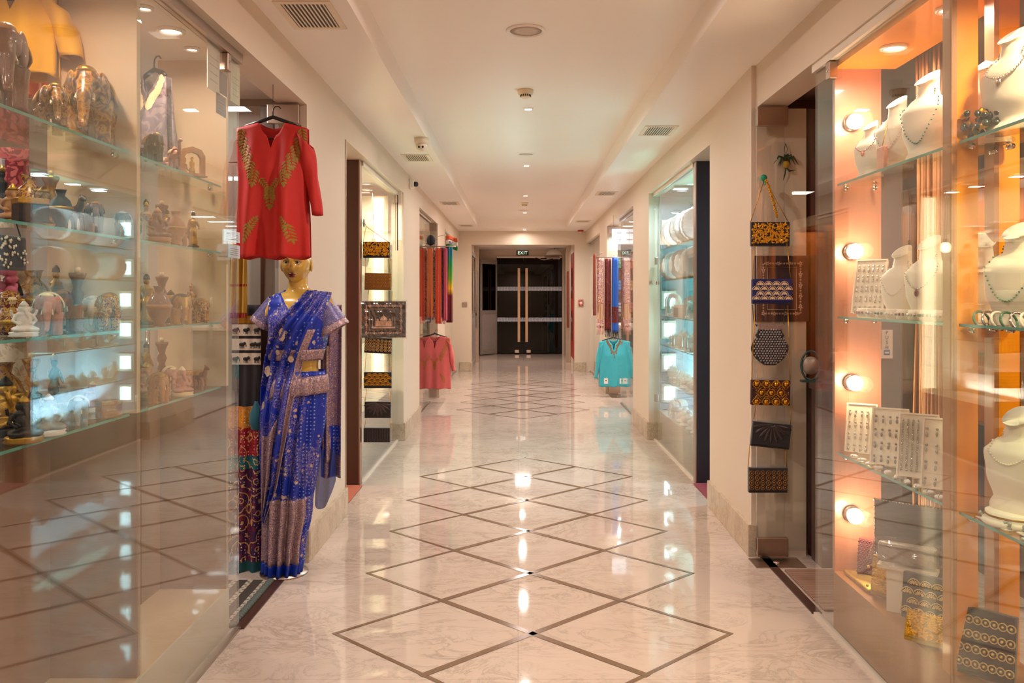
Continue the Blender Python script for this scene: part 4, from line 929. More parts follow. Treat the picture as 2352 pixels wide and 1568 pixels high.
for (cx_, cz_, rx, rz_) in ((MX(622), MZ(850), .024, .026), (MX(668), MZ(765), .016, .032), (MX(655), MZ(805), .011, .014), (MX(685), MZ(820), .014, .017), (MX(617), MZ(925), .012, .018)):
    def rnd(u, v, cx_=cx_, cz_=cz_, rx=rx, rz_=rz_):
        a = 2*PI*u; x = cx_+rx*v*math.cos(a); z = cz_+rz_*v*math.sin(a); c0, w, d = interp(SK, z) if z <= 1.0 else interp(TB, z)[:3]; k = max(-1, min(1, (x-c0)/(w+.022)))
        return (x, -(d+.035+.004)*math.sqrt(max(.02, 1-k*k))-.012, z)
    b = MB(); b.grid(rnd, 18, 4); b.build('medallion', mat('pale_zari', 'CDB49A', .4, .3, var=.3, nscale=120), mq)
# pallu falling behind the far shoulder
def pallu(u, v, off=0): return (MX(726)+(MX(776)-MX(726))*u+.018*v*0, .085+.02*math.sin(u*9+v*2)+off, 1.36-v*(1.36-.47))
b = MB(); b.grid(pallu, 16, 40); b.build('pallu', zari('pallu_brocade', 'A88880', '7A6488', '2A3A98', 38), mq, thick=.003)
b = MB(); b.grid(lambda u, v: (lambda q: (q[0], q[1]-.006, q[2]))(pallu(u, .70+.17*v)), 12, 6); b.build('pallu_band', BLUE, mq)
b = MB(); b.grid(lambda u, v: (MX(734)+(MX(752)-MX(734))*u, .065+.012*math.sin(u*8), 1.15-v*(1.15-.55)), 12, 30); b.build('pallu_fold', ZARI, mq, thick=.003)
b = MB(); b.grid(lambda u, v: (MX(715)+(MX(763)-MX(715))*u, .07+.015*math.sin(u*12+v*3), .62-v*(.17+.07*math.sin(u*3.2)*(1)+.12*(1-u))), 24, 10); b.build('sheer_end', SHEER, mq)
b = MB(); b.lathe([(.12, 0), (.12, .008), (.02, .014)], c=(MX(650), .02, .0), n=28); b.tube([(MX(650), .02, .012), (MX(690), .02, .97)], .014, 8); b.build('stand', STEEL, mq)
# ================================================================ FIGURINES (unit height prototypes, facing +x)
WOODC = splash('painted_carved_wood', ['3A2014', '6A3A1C', '9A6A2A', 'B8862E', '8A2A1C', '4A2A18'], 9, 1.5, rough=.35)
BROWNC = mat('carved_rosewood', '6A3A20', .35, var=.35, nscale=9, bump=.4, bscale=40, coat=.4)
SANDAL = mat('carved_sandalwood', 'A8713A', .4, var=.35, nscale=9, bump=.4, bscale=40)
DARKB = mat('dark_bronze', '2E2620', .3, .6, var=.4, nscale=12, bump=.4, bscale=40)
BRASS = mat('aged_brass', 'B08432', .3, .85, var=.35, nscale=12, bump=.3, bscale=40)
STONEG = mat('grey_soapstone', '8A8A84', .4, var=.2, nscale=9, bump=.4, bscale=30)
ROSEM = mat('rose_stone', 'B87A68', .4, var=.25, nscale=9, bump=.4, bscale=40)
WMARB = mat('carved_white_marble', 'E6E2DC', .35, var=.06, nscale=9, bump=.3, bscale=30)
PAINTR = splash('painted_red_gold', ['8A1A1A', 'C8962E', '6A1218', 'E0C060', '2A2A5A'], 8, 1.0, rough=.3)
def fig_elephant(m, trim):
    r = thing('elephant_figurine', 'x', 'figurine'); b = MB()
    b.ell((-.05, 0, .60), (.46, .28, .31)); b.ell((.42, 0, .70), (.20, .18, .22)); b.tube([(.55, 0, .68), (.67, 0, .5), (.69, 0, .28), (.74, 0, .14), (.82, 0, .12)], [.10, .085, .065, .05, .04], 10)
    for x in (-.33, .22):
        for y in (-.16, .16): b.tube([(x, y, .5), (x, y, .25), (x, y, .0)], [.13, .10, .105], 10)
    b.tube([(-.48, 0, .7), (-.54, 0, .5), (-.53, 0, .3)], [.03, .02, .02], 6); b.build('body', m, r, remesh=.022)
    for y in (-1, 1):
        b = MB(); b.ell((.36, y*.19, .68), (.13, .035, .2), (0, .2, y*-.5), 12, 8); b.build('ear', m, r)
        b = MB(); b.tube([(.52, y*.08, .56), (.62, y*.10, .46), (.70, y*.1, .47)], [.03, .022, .006], 6); b.build('tusk', CREAMB, r)
    b = MB(); b.grid(lambda u, v: (-.32+.5*u, .30*math.sin((v-.5)*PI*1.05), .62+.33*math.cos((v-.5)*PI*1.05)*(1-.1*(2*u-1)**2)), 12, 16); b.build('saddle_cloth', trim, r, thick=.02)
    b = MB(); b.ell((.44, 0, .86), (.14, .12, .07)); b.build('head_cloth', trim, r); return Kind(r)
def fig_camel(m, trim):
    r = thing('camel_figurine', 'x', 'figurine'); b = MB()
    b.ell((-.05, 0, .52), (.30, .15, .16)); b.ell((-.05, 0, .66), (.13, .09, .13)); b.tube([(.18, 0, .5), (.32, 0, .5), (.38, 0, .7), (.36, 0, .9)], [.1, .075, .055, .05], 8); b.ell((.44, 0, .93), (.13, .06, .065), (0, .2, 0))
    for x in (-.25, .16):
        for y in (-.08, .08): b.tube([(x, y, .5), (x+.02, y, .25), (x, y, 0)], [.07, .04, .045], 8)
    b.build('body', m, r, remesh=.02); b = MB(); b.grid(lambda u, v: (-.2+.3*u, .17*math.sin((v-.5)*PI), .54+.17*math.cos((v-.5)*PI)), 8, 12); b.build('saddle_cloth', trim, r, thick=.015); return Kind(r)
def fig_horse(m, trim):
    r = thing('horse_figurine', 'x', 'figurine'); b = MB()
    b.ell((-.02, 0, .55), (.32, .14, .16)); b.tube([(.2, 0, .6), (.32, 0, .75), (.38, 0, .92)], [.13, .09, .07], 8); b.ell((.46, 0, .90), (.14, .055, .07), (0, .5, 0)); b.tube([(-.3, 0, .62), (-.42, 0, .5), (-.42, 0, .22)], [.04, .06, .02], 6)
    for x in (-.24, .2):
        for y in (-.08, .08): b.tube([(x, y, .5), (x+.03, y, .26), (x, y, 0)], [.075, .04, .045], 8)
    b.ell((.3, 0, .98), (.03, .03, .05)); b.build('body', m, r, remesh=.02); b = MB(); b.grid(lambda u, v: (-.13+.26*u, .155*math.sin((v-.5)*PI), .56+.165*math.cos((v-.5)*PI)), 8, 12); b.build('saddle_cloth', trim, r, thick=.015); return Kind(r)
def fig_seated(m, trim):
    r = thing('seated_figurine', 'x', 'figurine'); b = MB()
    b.ell((.06, 0, .22), (.2, .34, .10)); b.ell((.16, -.17, .2), (.14, .17, .08)); b.ell((.16, .17, .2), (.14, .17, .08)); b.ell((0, 0, .42), (.16, .2, .24)); b.ell((0, 0, .60), (.12, .21, .10)); b.ell((.02, 0, .76), (.11, .11, .13))
    for y in (-1, 1): b.tube([(0, y*.2, .6), (.04, y*.29, .44), (.17, y*.14, .34)], [.06, .05, .04], 8); b.tube([(0, y*.18, .58), (-.02, y*.3, .62), (.02, y*.32, .74)], [.045, .04, .035], 8); b.ell((.02, y*.12, .76), (.03, .05, .08))
    b.tube([(.12, 0, .74), (.17, .02, .62), (.15, .07, .5)], [.05, .04, .03], 8); b.build('body', m, r, remesh=.02)
    b = MB(); b.lathe([(.3, 0), (.34, .03), (.30, .07), (.33, .11), (.3, .14), (0, .14)], n=20, sy=1.15); b.build('lotus_base', trim, r); b = MB(); b.lathe([(.11, .84), (.12, .87), (.08, .92), (.03, .98), (0, 1.0)], n=12); b.build('crown', trim, r); return Kind(r)
def fig_standing(m, trim):
    r = thing('standing_figurine', 'x', 'figurine'); b = MB()
    b.lathe([(.10, .05), (.13, .1), (.10, .3), (.11, .45), (.07, .55), (.09, .65), (.11, .72), (.05, .77), (.03, .79)], n=16, sx=.8); b.ell((.0, 0, .85), (.055, .05, .07))
    b.tube([(0, .1, .71), (.03, .16, .58), (.1, .1, .5)], [.035, .03, .022], 8); b.tube([(0, -.1, .71), (.02, -.17, .62), (.06, -.13, .78)], [.035, .03, .022], 8); b.build('body', m, r, remesh=.016)
    b = MB(); b.lathe([(.15, 0), (.16, .03), (.13, .06), (0, .06)], n=16); b.build('base', trim, r); b = MB(); b.lathe([(.06, .89), (.05, .95), (.015, 1.0), (0, 1.0)], n=10); b.build('crown', trim, r); return Kind(r)
def fig_vase(m, trim):
    r = thing('carved_vase', 'x', 'vase'); b = MB(); b.lathe([(.0, 0), (.16, 0), (.12, .06), (.26, .3), (.30, .5), (.22, .72), (.1, .84), (.13, .98), (.16, 1.0), (.12, .97), (.08, .84), (0, .8)], n=20); b.build('body', m, r)
    b = MB(); b.lathe([(.302, .46), (.315, .5), (.302, .54)], n=20); b.build('painted_band', trim, r); return Kind(r)
def fig_column(m, trim):
    r = thing('carved_candle_pillar', 'x', 'candle holder'); b = MB(); b.lathe([(0, 0), (.14, 0), (.13, .06), (.07, .1), (.10, .2), (.06, .28), (.09, .4), (.06, .5), (.10, .62), (.06, .72), (.09, .84), (.13, .92), (.13, .96), (0, .96)], n=16); b.build('body', m, r)
    b = MB(); b.lathe([(.045, .96), (.045, 1.05), (0, 1.06)], n=10); b.build('candle', CREAMB, r); return Kind(r)
def fig_box(m, trim):
    r = thing('carved_box', 'x', 'box'); b = MB(); b.box(-.4, .4, -.55, .55, 0, .7); b.build('body', m, r, bevel=.02); b = MB(); b.box(-.42, .42, -.57, .57, .7, .95); b.build('lid', trim, r, bevel=.04); return Kind(r)
def fig_arch(m, trim):
    r = thing('carved_shrine', 'x', 'shrine'); b = MB(); o = [(-.42, 0), (.42, 0), (.42, .7), (.3, .9), (0, 1.0), (-.3, .9), (-.42, .7)]; i = [(-.26, .12), (.26, .12), (.26, .62), (.18, .74), (0, .8), (-.18, .74), (-.26, .62)]
    n = 7; vs = [(d, u, v) for d in (-.08, .08) for pl in (o, i) for u, v in pl]; fs = []
    for k in range(n):
        q = (k+1) % n; fs += [(k, q, n+q, n+k), (2*n+k, 3*n+k, 3*n+q, 2*n+q), (k, 2*n+k, 2*n+q, q), (n+k, n+q, 3*n+q, 3*n+k)]
    b.add(vs, fs); b.build('frame', m, r, bevel=.012); b = MB(); b.lathe([(.10, .12), (.11, .2), (.07, .3), (.09, .45), (.04, .52), (.06, .6), (0, .66)], n=12, sx=.5); b.build('idol', trim, r)
    b = MB(); b.box(-.12, .12, -.48, .48, -.0, .04); b.build('base', m, r); return Kind(r)
def fig_doll(m, trim):
    r = thing('painted_doll', 'x', 'doll'); b = MB(); b.lathe([(0, 0), (.26, 0), (.34, .2), (.33, .4), (.22, .58), (.2, .62), (.25, .75), (.2, .92), (0, 1.0)], n=20); b.build('body', m, r)
    b = MB(); b.ell((.1, 0, .76), (.15, .17, .15)); b.build('face', CREAMB, r); b = MB(); b.lathe([(.345, .22), (.352, .28), (.345, .34)], n=20); b.build('sash', trim, r); return Kind(r)
KF = {'elephant': fig_elephant, 'camel': fig_camel, 'horse': fig_horse, 'seated': fig_seated, 'standing': fig_standing, 'vase': fig_vase, 'column': fig_column, 'box': fig_box, 'arch': fig_arch, 'doll': fig_doll}
KN = {'elephant': 'elephant with saddle cloth', 'camel': 'camel', 'horse': 'horse', 'seated': 'seated crowned figure', 'standing': 'standing figure', 'vase': 'vase', 'column': 'candle pillar', 'box': 'lidded box', 'arch': 'arched shrine', 'doll': 'round painted doll'}
KM = {'W': (WOODC, BRASS, 'painted wooden'), 'B': (BROWNC, SANDAL, 'dark brown carved'), 'S': (SANDAL, BRASS, 'honey brown wooden'), 'D': (DARKB, BRASS, 'blackened bronze'), 'G': (BRASS, DARKB, 'golden brass'), 'R': (ROSEM, CREAMB, 'rose stone'), 'M': (WMARB, WMARB, 'white marble'), 'P': (PAINTR, BRASS, 'red and gold painted'), 'K': (STONEG, WMARB, 'grey stone')}
_kinds = {}
def fig(kind, mk, loc, h, rz, label, group):
    key = (kind, mk)
    if key not in _kinds: _kinds[key] = KF[kind](KM[mk][0], KM[mk][1])
    return _kinds[key].put(loc, rz, label, group, h)
ORD = ['first', 'second', 'third', 'fourth', 'fifth', 'sixth', 'seventh', 'eighth', 'ninth', 'tenth']
ORDX = ['nearest', 'second nearest', 'third nearest', 'fourth nearest', 'fifth nearest', 'sixth nearest', 'seventh nearest', 'eighth nearest', 'ninth nearest', 'tenth nearest', 'eleventh nearest', 'twelfth nearest']

# ================================================================ LEFT FIGURINE WINDOW: case, shelves, goods
CREAMP = mat('cream_case_panel', 'DDBE98', .4, var=.03); PALEP = mat('pale_case_plinth', 'BCB3A2', .35, var=.03); TAUPE = mat('taupe_case_back', '8A6650', .45, var=.06)
def joinery(n, loc):
    e = bpy.data.objects.new('trim_%d' % n, None); C.objects.link(e); e.location = loc; e['kind'] = 'structure'; return e
cs = thing('display_plinth', 'pale plinth along the foot of the left figurine window', 'plinth', (-1.3, 1.0, 0))
b = MB(); b.box(.09, -.20, -2.4, 2.43, 0, .183); b.build('body', PALEP, cs, bevel=.004)
b = MB(); b.box(.088, -.19, -2.4, 2.42, .183, .186); b.build('top_board', CREAMP, cs); cs = joinery(20, (-1.3, 1.0, 0))
for y in (-.9, 1.62, 2.42):
    b = MB(); b.box(.085, -.20, y-.012, y+.012, 1.03, 2.385); b.build('side_panel', CREAMP, cs); b = MB(); b.box(.085, -.20, y-.012, y+.012, .183, 1.03); b.build('lower_side_panel', TAUPE, cs)
b = MB(); b.box(.09, -.22, -2.4, 2.43, 2.385, 2.42); b.build('soffit', CEILP, cs)
b = MB(); b.box(-.205, -.19, -2.4, 2.42, .183, 1.0); b.build('back_panel', TAUPE, cs)
for z in (1.863, 1.59, 1.30, 1.035):
    for y0, y1 in ((-.88, 1.6), (1.64, 2.40)):
        gs = thing('glass_shelf', '%s glass shelf of the %s left bay' % ({1.863: 'topmost', 1.59: 'second', 1.30: 'third', 1.035: 'lowest'}[z], 'near' if y0 < 0 else 'far'), 'shelf', (-1.3, 1.0, 0), 0, 'glass shelves in the left window')
        b = MB(); b.box(.07, -.185, y0+.002, y1-.01, z-.011, z-.003); b.box(.07, .0705, y0+.002, y1-.01, z-.011, z-.003, 1); b.build('glass', [SHELFG, SHELFE], gs)
        for yy in (y0+.014, y1-.022):
            b = MB(); b.lathe([(0, -.012), (.008, -.012), (.008, .012), (0, .012)], c=(.03, yy, z-.017), n=8, axis='y'); b.build('shelf_peg', CHROME, gs)
def spot(x, y, z, r, label, grp='round lamps in the shop window soffits'):
    t = thing('recessed_spotlight', label, 'spotlight', (x, y, z), 0, grp); b = MB(); b.lathe([(r*.72, -.004), (r*.8, -.012), (r, -.008), (r*1.02, 0)], n=24); b.build('rim', CEILP, t)
    b = MB(); b.lathe([(0, -.006), (r*.4, -.0055), (r*.73, -.004)], n=24); b.build('glowing_disc', emis('spot_glow', 'FFE9CC', 12), t)
for x, y, r, l in ((-1.28, 3.02, .05, 'large round spotlight above the second bay of figurines'), (-1.29, 3.24, .03, 'small spotlight nearest the door in the left figurine window'), (-1.27, 2.78, .03, 'small spotlight beside the cream divider of the left window'), (-1.28, 2.2, .05, 'spotlight above the large carved elephant'), (-1.28, 1.2, .05, 'spotlight in the left soffit nearest the viewer')): spot(x, y, 2.385, r, l)
def row(items, z, xw, where, group):
    xw0 = xw
    for i, (kind, mk, p, h, rz) in enumerate(items):
        xw = xw0+(.028 if i % 2 else -.085)*(1 if len(items) > 3 else 0); h = h*(.92 if len(items) > 3 else 1)
        Y = xw*F/(p-1190); fig(kind, mk, (xw, Y, z), h, rz, '%s %s, %s on the %s' % (KM[mk][2], KN[kind].replace(' with saddle cloth', '').replace(' crowned', ''), ORD[i], where.replace('on the ', '')), group)
row([('elephant', 'B', -2, .22, -.9), ('elephant', 'W', 118, .135, -.9), ('elephant', 'W', 208, .235, -1.2)], 1.863, -1.31, 'top shelf of the left window', 'carved elephants on the top left shelf')
row([('camel', 'D', 322, .115, -.6), ('elephant', 'D', 352, .11, -.9), ('horse', 'R', 380, .115, -.5), ('camel', 'R', 402, .12, -.8), ('standing', 'S', 424, .12, 0), ('arch', 'S', 441, .125, -.9), ('elephant', 'S', 456, .1, -1), ], 1.863, -1.28, 'top shelf by the left door', 'small animals on the top shelf by the left door')
row([('seated', 'S', 30, .125, -.9), ('box', 'D', 70, .07, -.7), ('seated', 'W', 100, .14, -.9), ('vase', 'D', 140, .11, 0), ('horse', 'B', 170, .13, -.6), ('elephant', 'B', 215, .10, -1), ('elephant', 'K', 250, .10, -1), ('elephant', 'K', 283, .09, -1.2)], 1.59, -1.27, 'second shelf of the left window', 'figurines on the second left shelf')
row([('standing', 'S', 336, .17, -.6), ('seated', 'B', 362, .13, -.8), ('standing', 'G', 384, .16, -.5), ('vase', 'S', 404, .13, 0), ('horse', 'S', 424, .13, -.7), ('standing', 'G', 444, .15, -.6), ('elephant', 'S', 462, .11, -.9)], 1.59, -1.27, 'second shelf by the left door', 'figurines on the second shelf by the left door')
row([('doll', 'P', 20, .13, -.7), ('seated', 'M', 55, .10, -.7), ('horse', 'M', 80, .11, -.6), ('elephant', 'R', 112, .13, -1.1), ('elephant', 'B', 145, .14, -1.1), ('column', 'B', 178, .19, 0), ('elephant', 'M', 215, .12, -1.2), ('elephant', 'P', 250, .13, -1.2), ('seated', 'S', 285, .13, -.8)], 1.30, -1.27, 'third shelf of the left window', 'figurines on the third left shelf')
row([('standing', 'G', 338, .20, -.6), ('vase', 'B', 366, .15, 0), ('seated', 'G', 392, .14, -.8), ('elephant', 'G', 416, .13, -1), ('standing', 'P', 440, .17, -.6), ('elephant', 'P', 461, .11, -1)], 1.30, -1.27, 'third shelf by the left door', 'figurines on the third shelf by the left door')
row([('seated', 'G', 12, .17, -.8), ('seated', 'D', 55, .13, -.8), ('standing', 'D', 82, .14, -.6), ('seated', 'K', 112, .12, -.8), ('vase', 'K', 145, .11, 0), ('elephant', 'K', 180, .10, -1.1), ('seated', 'R', 215, .11, -.8), ('box', 'S', 250, .06, -.7), ('elephant', 'D', 285, .09, -1.1)], 1.035, -1.27, 'lowest shelf of the left window', 'figurines on the lowest left shelf')
row([('seated', 'S', 336, .14, -.8), ('elephant', 'S', 364, .12, -1), ('elephant', 'R', 392, .11, -1), ('seated', 'R', 418, .12, -.8), ('box', 'S', 441, .07, -.7), ('horse', 'S', 460, .11, -.6)], 1.035, -1.27, 'lowest shelf by the left door', 'figurines on the lowest shelf by the left door')
def brow(items, z, where, group, X=-1.445):
    for i, (kind, mk, Y, h, rz) in enumerate(items): fig(kind, mk, (X, Y, z), h, rz, 'tall %s %s, %s behind, %s' % (KM[mk][2], KN[kind].replace(' with saddle cloth', '').replace(' crowned', ''), ORD[i], where), group)
brow([('standing', 'G', 2.05, .19, 0), ('column', 'S', 2.17, .19, 0), ('standing', 'D', 2.29, .18, 0), ('vase', 'P', 2.42, .17, 0), ('column', 'G', 2.53, .19, 0)], 1.59, 'second left shelf', 'tall goods at the back of the second left shelf')
brow([('vase', 'G', 1.98, .2, 0), ('standing', 'D', 2.33, .21, 0), ('vase', 'W', 2.44, .18, 0), ('standing', 'G', 2.56, .2, 0)], 1.30, 'third left shelf', 'tall goods at the back of the third left shelf')
brow([('standing', 'G', 2.02, .2, 0), ('column', 'B', 2.16, .19, 0), ('vase', 'W', 2.30, .18, 0), ('column', 'W', 2.43, .19, 0), ('standing', 'D', 2.55, .19, 0)], 1.035, 'lowest left shelf', 'tall goods at the back of the lowest left shelf')
for z, nm in ((1.59, 'second'), (1.30, 'third'), (1.035, 'lowest')):
    brow([('column', 'G', 2.76, .19, 0), ('standing', 'B', 2.90, .2, 0), ('vase', 'D', 3.04, .17, 0), ('standing', 'G', 3.18, .19, 0), ('column', 'B', 3.32, .19, 0)], z, nm+' shelf by the door', 'tall goods at the back of the %s shelf by the left door' % nm)
# embroidered purse, artificial flowers, picture stones
t = thing('embroidered_purse', 'black purse with white bead flowers hanging at far left', 'bag', (-1.24, 1.99, 1.465)); b = MB(); b.box(-.012, .012, -.06, .06, 0, .085); b.build('body', BLK, t, bevel=.008)
b = MB(); R = random.Random(8)
for i in range(44): b.ell((.014, R.uniform(-.055, .055), R.uniform(.006, .08)), (.003, .004, .004), n=5, k=3)
b.build('beadwork', mat('white_beads', 'E8E0C8', .3), t); b = MB(); b.tube([(0, -.05, .085), (0, -.03, .12), (0, .03, .12), (0, .05, .085)], .002, 5); b.build('strap', BLK, t)
t = thing('artificial_flowers', 'bunch of pink fabric flowers in a small pot on the third shelf', 'flowers', (-1.40, 2.22, 1.30)); b = MB(); b.lathe([(0, 0), (.025, 0), (.035, .06), (.03, .065), (0, .06)], n=14); b.build('pot', BRASS, t)
b = MB()
for i in range(26): a = R.uniform(0, 6.28); z = R.uniform(.07, .2); b.ell((.03*math.cos(a)*R.random(), .03*math.sin(a), z), (.016, .016, .013), (a, 0, 0), 7, 4)
b.build('petals', mat('pink_petals', 'D8708A', .7, var=.3, nscale=40), t)
# hanging clothes behind the top shelf
def shirt(label, X, Y, ztop, hw_, L, m, rz=.25): return garment('hanging_shirt', label, 'shirt', (X, Y, ztop), rz, hw_, L, m, None, .22, .07, .12, 1.02, 3, (1, 1), 'shirts hung high in the left shop', seed=int(L*1000), cuff=.06)
shirt('bright yellow shirt hanging behind the far left shelf', -1.565, 2.55, 2.40, .12, .31, cloth('canary_yellow', 'E8A812'), .2)
shirt('orange vermilion shirt hanging next to the yellow one', -1.60, 2.80, 2.40, .07, .32, cloth('orange_red_cotton', 'D8562C'), .2)
t = thing('woven_sash', 'dark green woven sash hanging beside the orange shirt', 'sash', (-1.455, 2.72, 2.40)); b = MB(); b.grid(lambda u, v: ((u-.5)*.05+.02*v, .01*math.sin(u*9+v*4), -v*.27), 10, 20); b.build('cloth', splash('green_weave', ['1E3A2A', '3A4A2A', '2A2A22'], 40), t, thick=.004)
b = MB(); b.tube([(.02, 0, -.27), (.02, 0, -.34)], [.006, .002], 5); b.build('tassel', BLACK, t)
t = thing('patterned_jacket', 'grey patterned jacket hanging at an angle in the left shop', 'jacket', (-1.85, 4.0, 2.30), -.4)
bpy.data.objects.remove(t)
garment('patterned_jacket', 'grey patterned jacket with cream collar hanging inside the left shop', 'jacket', (-1.44, 3.24, 2.27), -.5, .085, .36, splash('grey_check', ['6A5A66', '8A7A80', '5A4A58'], 30, 1), mat('cream_collar', 'E0C89A', .6), .28, .045, .10, 1.05, 3, (0, 0), emb='collar', seed=9)
# hanging cloth with black and white printed elephants, embroidered skirt and yellow dupatta in the doorway
def cloth_panel(name, label, cat, x, y, z, w, L, m, thick=.003, rz=0, amp=.012, folds=3, parts=()):
    t = thing(name, label, cat, (x, y, z), rz); b = MB(); fn = lambda u, v: ((u-.5)*w, amp*math.sin(u*folds*6.28+v*2), -v*L); b.grid(fn, 30, 30); b.build('cloth', m, t, thick=thick)
    for pn, u0, u1, v0, v1, pm in parts:
        b = MB(); b.grid(lambda u, v: (lambda q: (q[0], q[1]-.004, q[2]))(fn(u0+(u1-u0)*u, v0+(v1-v0)*v)), 20, 8); b.build(pn, pm, t)
    return t
Yc = 4.22; X_ = lambda p: px(p, Yc); Z_ = lambda p: pz(p, Yc)
cloth_panel('yellow_dupatta', 'mustard yellow scarf with red border hanging beside the mannequin', 'scarf', X_(559), Yc-.08, Z_(560), .085, .38, cloth('mustard_silk', 'B8901A'), rz=.1, parts=(('red_border', 0, 1, .93, 1.0, mat('dupatta_red', '9A2418', .6)), ('red_border', 0, 1, .55, .58, mat('dupatta_red', '9A2418', .6))))
ep = cloth_panel('elephant_print_cloth', 'black cloth with white bands of printed elephants behind the mannequin', 'cloth', X_(566), Yc+.0, Z_(700), .15, .74, BLK, amp=.004, parts=(('gold_band', 0, 1, .075, .13, BRASS),)+tuple(('white_band', 0, 1, .135+.10*k, .215+.10*k, mat('white_print_ground', 'D8C8B4', .7)) for k in range(3)))
for k in range(3):
    for i in range(3):
        b = MB(); x = -.055+.055*i-(.02 if k % 2 else 0); z = -(.175+.10*k)*.74
        if abs(x) > .07: x = .062
        b.ell((x, 0, z), (.015, .0015, .010), n=10, k=6); b.ell((x+.013, 0, z+.006), (.007, .0015, .008), n=8, k=5); b.tube([(x+.019, 0, z+.006), (x+.022, 0, z-.012)], [.003, .002], 5, flat=.4)
        for dx in (-.010, -.004, .004, .009): b.tube([(x+dx, 0, z-.004), (x+dx, 0, z-.020)], [.003, .0028], 5, flat=.4)
        o = b.build('printed_elephant', BLACK, ep); o.location = (0, -.0095, 0)
def mirrorwork(name, g1, g2):
    s = NT(name); s.set(.6); v = s.co(); d = s.voro(v, 60, rnd=.3).outputs['Distance']; n1 = s.noise(v, 14, 2, .5, 3); r_ = s.voro(v, 12).outputs['Distance']
    c = s.mix(s.math('GREATER_THAN', n1, .52), g1, g2); c = s.mix(s.math('LESS_THAN', s.math('ABSOLUTE', s.math('SUBTRACT', s.math('FRACT', s.math('MULTIPLY', r_, 3.0)), .5)), .09), c, 'C89A5A'); c = s.mix(s.math('LESS_THAN', d, .2), c, 'F0E0CC'); s.base(c); return s.m
sk_ = cloth_panel('mirrorwork_skirt', 'multicoloured mirrorwork skirt hanging left of the mannequin', 'skirt', X_(562), Yc-.05, Z_(930), .2, .84, mirrorwork('purple_mirrorwork', '3A1A4A', '6A1A3A'), amp=.018, parts=(('orange_panel', .0, 1, .0, .13, mirrorwork('orange_mirrorwork', 'C87A1A', 'D8922A')), ('red_panel', .0, 1, .13, .30, mirrorwork('red_mirrorwork', '8A0E22', 'A01A2A')), ('teal_panel', .0, 1, .30, .38, mirrorwork('teal_mirrorwork', '0E5A66', '1A6A70')), ('teal_hem', 0, 1, .94, 1.0, mat('teal_hem_cloth', '0E4A50', .7))))
t = thing('teal_bundle', 'small teal cloth bundle hanging between skirt and mannequin', 'bundle', (X_(597), Yc-.06, Z_(985))); b = MB(); b.lathe([(0, 0), (.025, .01), (.035, .05), (.03, .1), (.012, .135), (.008, .15), (0, .15)], n=14); b.build('pouch', cloth('teal_cloth', '0E5A6A'), t); b = MB(); b.tube([(0, 0, .145), (0, 0, .32)], .0015, 4); b.build('cord', BLACK, t)
t = thing('clothes_rack', 'thin dark rack holding the cloths behind the mannequin', 'rack', (X_(560), Yc+.03, 0)); b = MB(); b.tube([(-.1, 0, 0), (-.1, 0, 2.1), (.12, 0, 2.1)], .008, 8); b.build('frame', BLACK, t); b = MB(); b.box(-.18, .0, -.12, .05, 0, .02); b.build('foot', BLACK, t)
t = thing('dark_side_panel', 'dark brown vertical panel in the left shop behind the red kurta', 'panel', (X_(592)+.005, 4.36, 0)); b = MB(); b.box(-.035, .03, 0, .04, 0, 2.42); b.build('board', DARKW, t); b = MB(); b.box(-.03, .025, -.008, 0, 1.9, 2.15); b.build('notice', mat('notice_grey', 'A8A0A8', .5), t)
cloth_panel('checked_cloth', 'pink and wine checked cloth hanging behind the second left shelf', 'cloth', -1.68, 2.46, 1.86, .36, .24, splash('pink_check', ['8A2A3A', 'B8505A', '7A2030', 'C86A6A', '5A1A2A'], 26, .5), rz=.5, amp=.01)
cloth_panel('lace_curtain', 'cream lace curtain hanging low behind the left shelves', 'curtain', -1.64, 2.40, 1.55, .34, 1.1, splash('lace_weave', ['D8C4AC', 'E6D8C4', 'C8B094', 'E6D8C4'], 30, 1), rz=.5, amp=.016)
# slips and tags on the left glass
for x, y0, y1, w, c, l in ((491, 95, 210, 28, 'CFC0AC', 'grey printed notice on the top left glass'), (513, 168, 218, 18, '6A4A4A', 'upper small maroon card stuck on the left glass'), (508, 218, 265, 22, '6A4A4A', 'lower small maroon card stuck on the left glass'), (541, 150, 238, 20, 'B8B496', 'pale green slip near the edge of the left glass'), (533, 530, 555, 36, 'CFE8F4', 'pale blue card on the edge of the left glass'), (538, 562, 592, 26, 'C0DCF0', 'second pale blue card just below the first')):
    Y = 1.186*F/(1190-x); t = thing('glass_notice', l, 'notice', (-1.187, Y, pz(y1, Y))); h = (y1-y0)/F*Y; dw = w/F*Y*Y/1.186/2*1.0
    b = MB(); b.box(-.001, .001, -dw, dw, 0, h); b.build('card', mat('card_'+c, c, .6, var=.03), t)
    b = MB(); [b.box(.001, .0015, -dw*.7, dw*.7, h*(.2+.15*k), h*(.2+.15*k)+.0025) for k in range(4)]; b.build('printed_lines', mat('print_grey', '8A7A72', .6), t) if w != 18 else 0
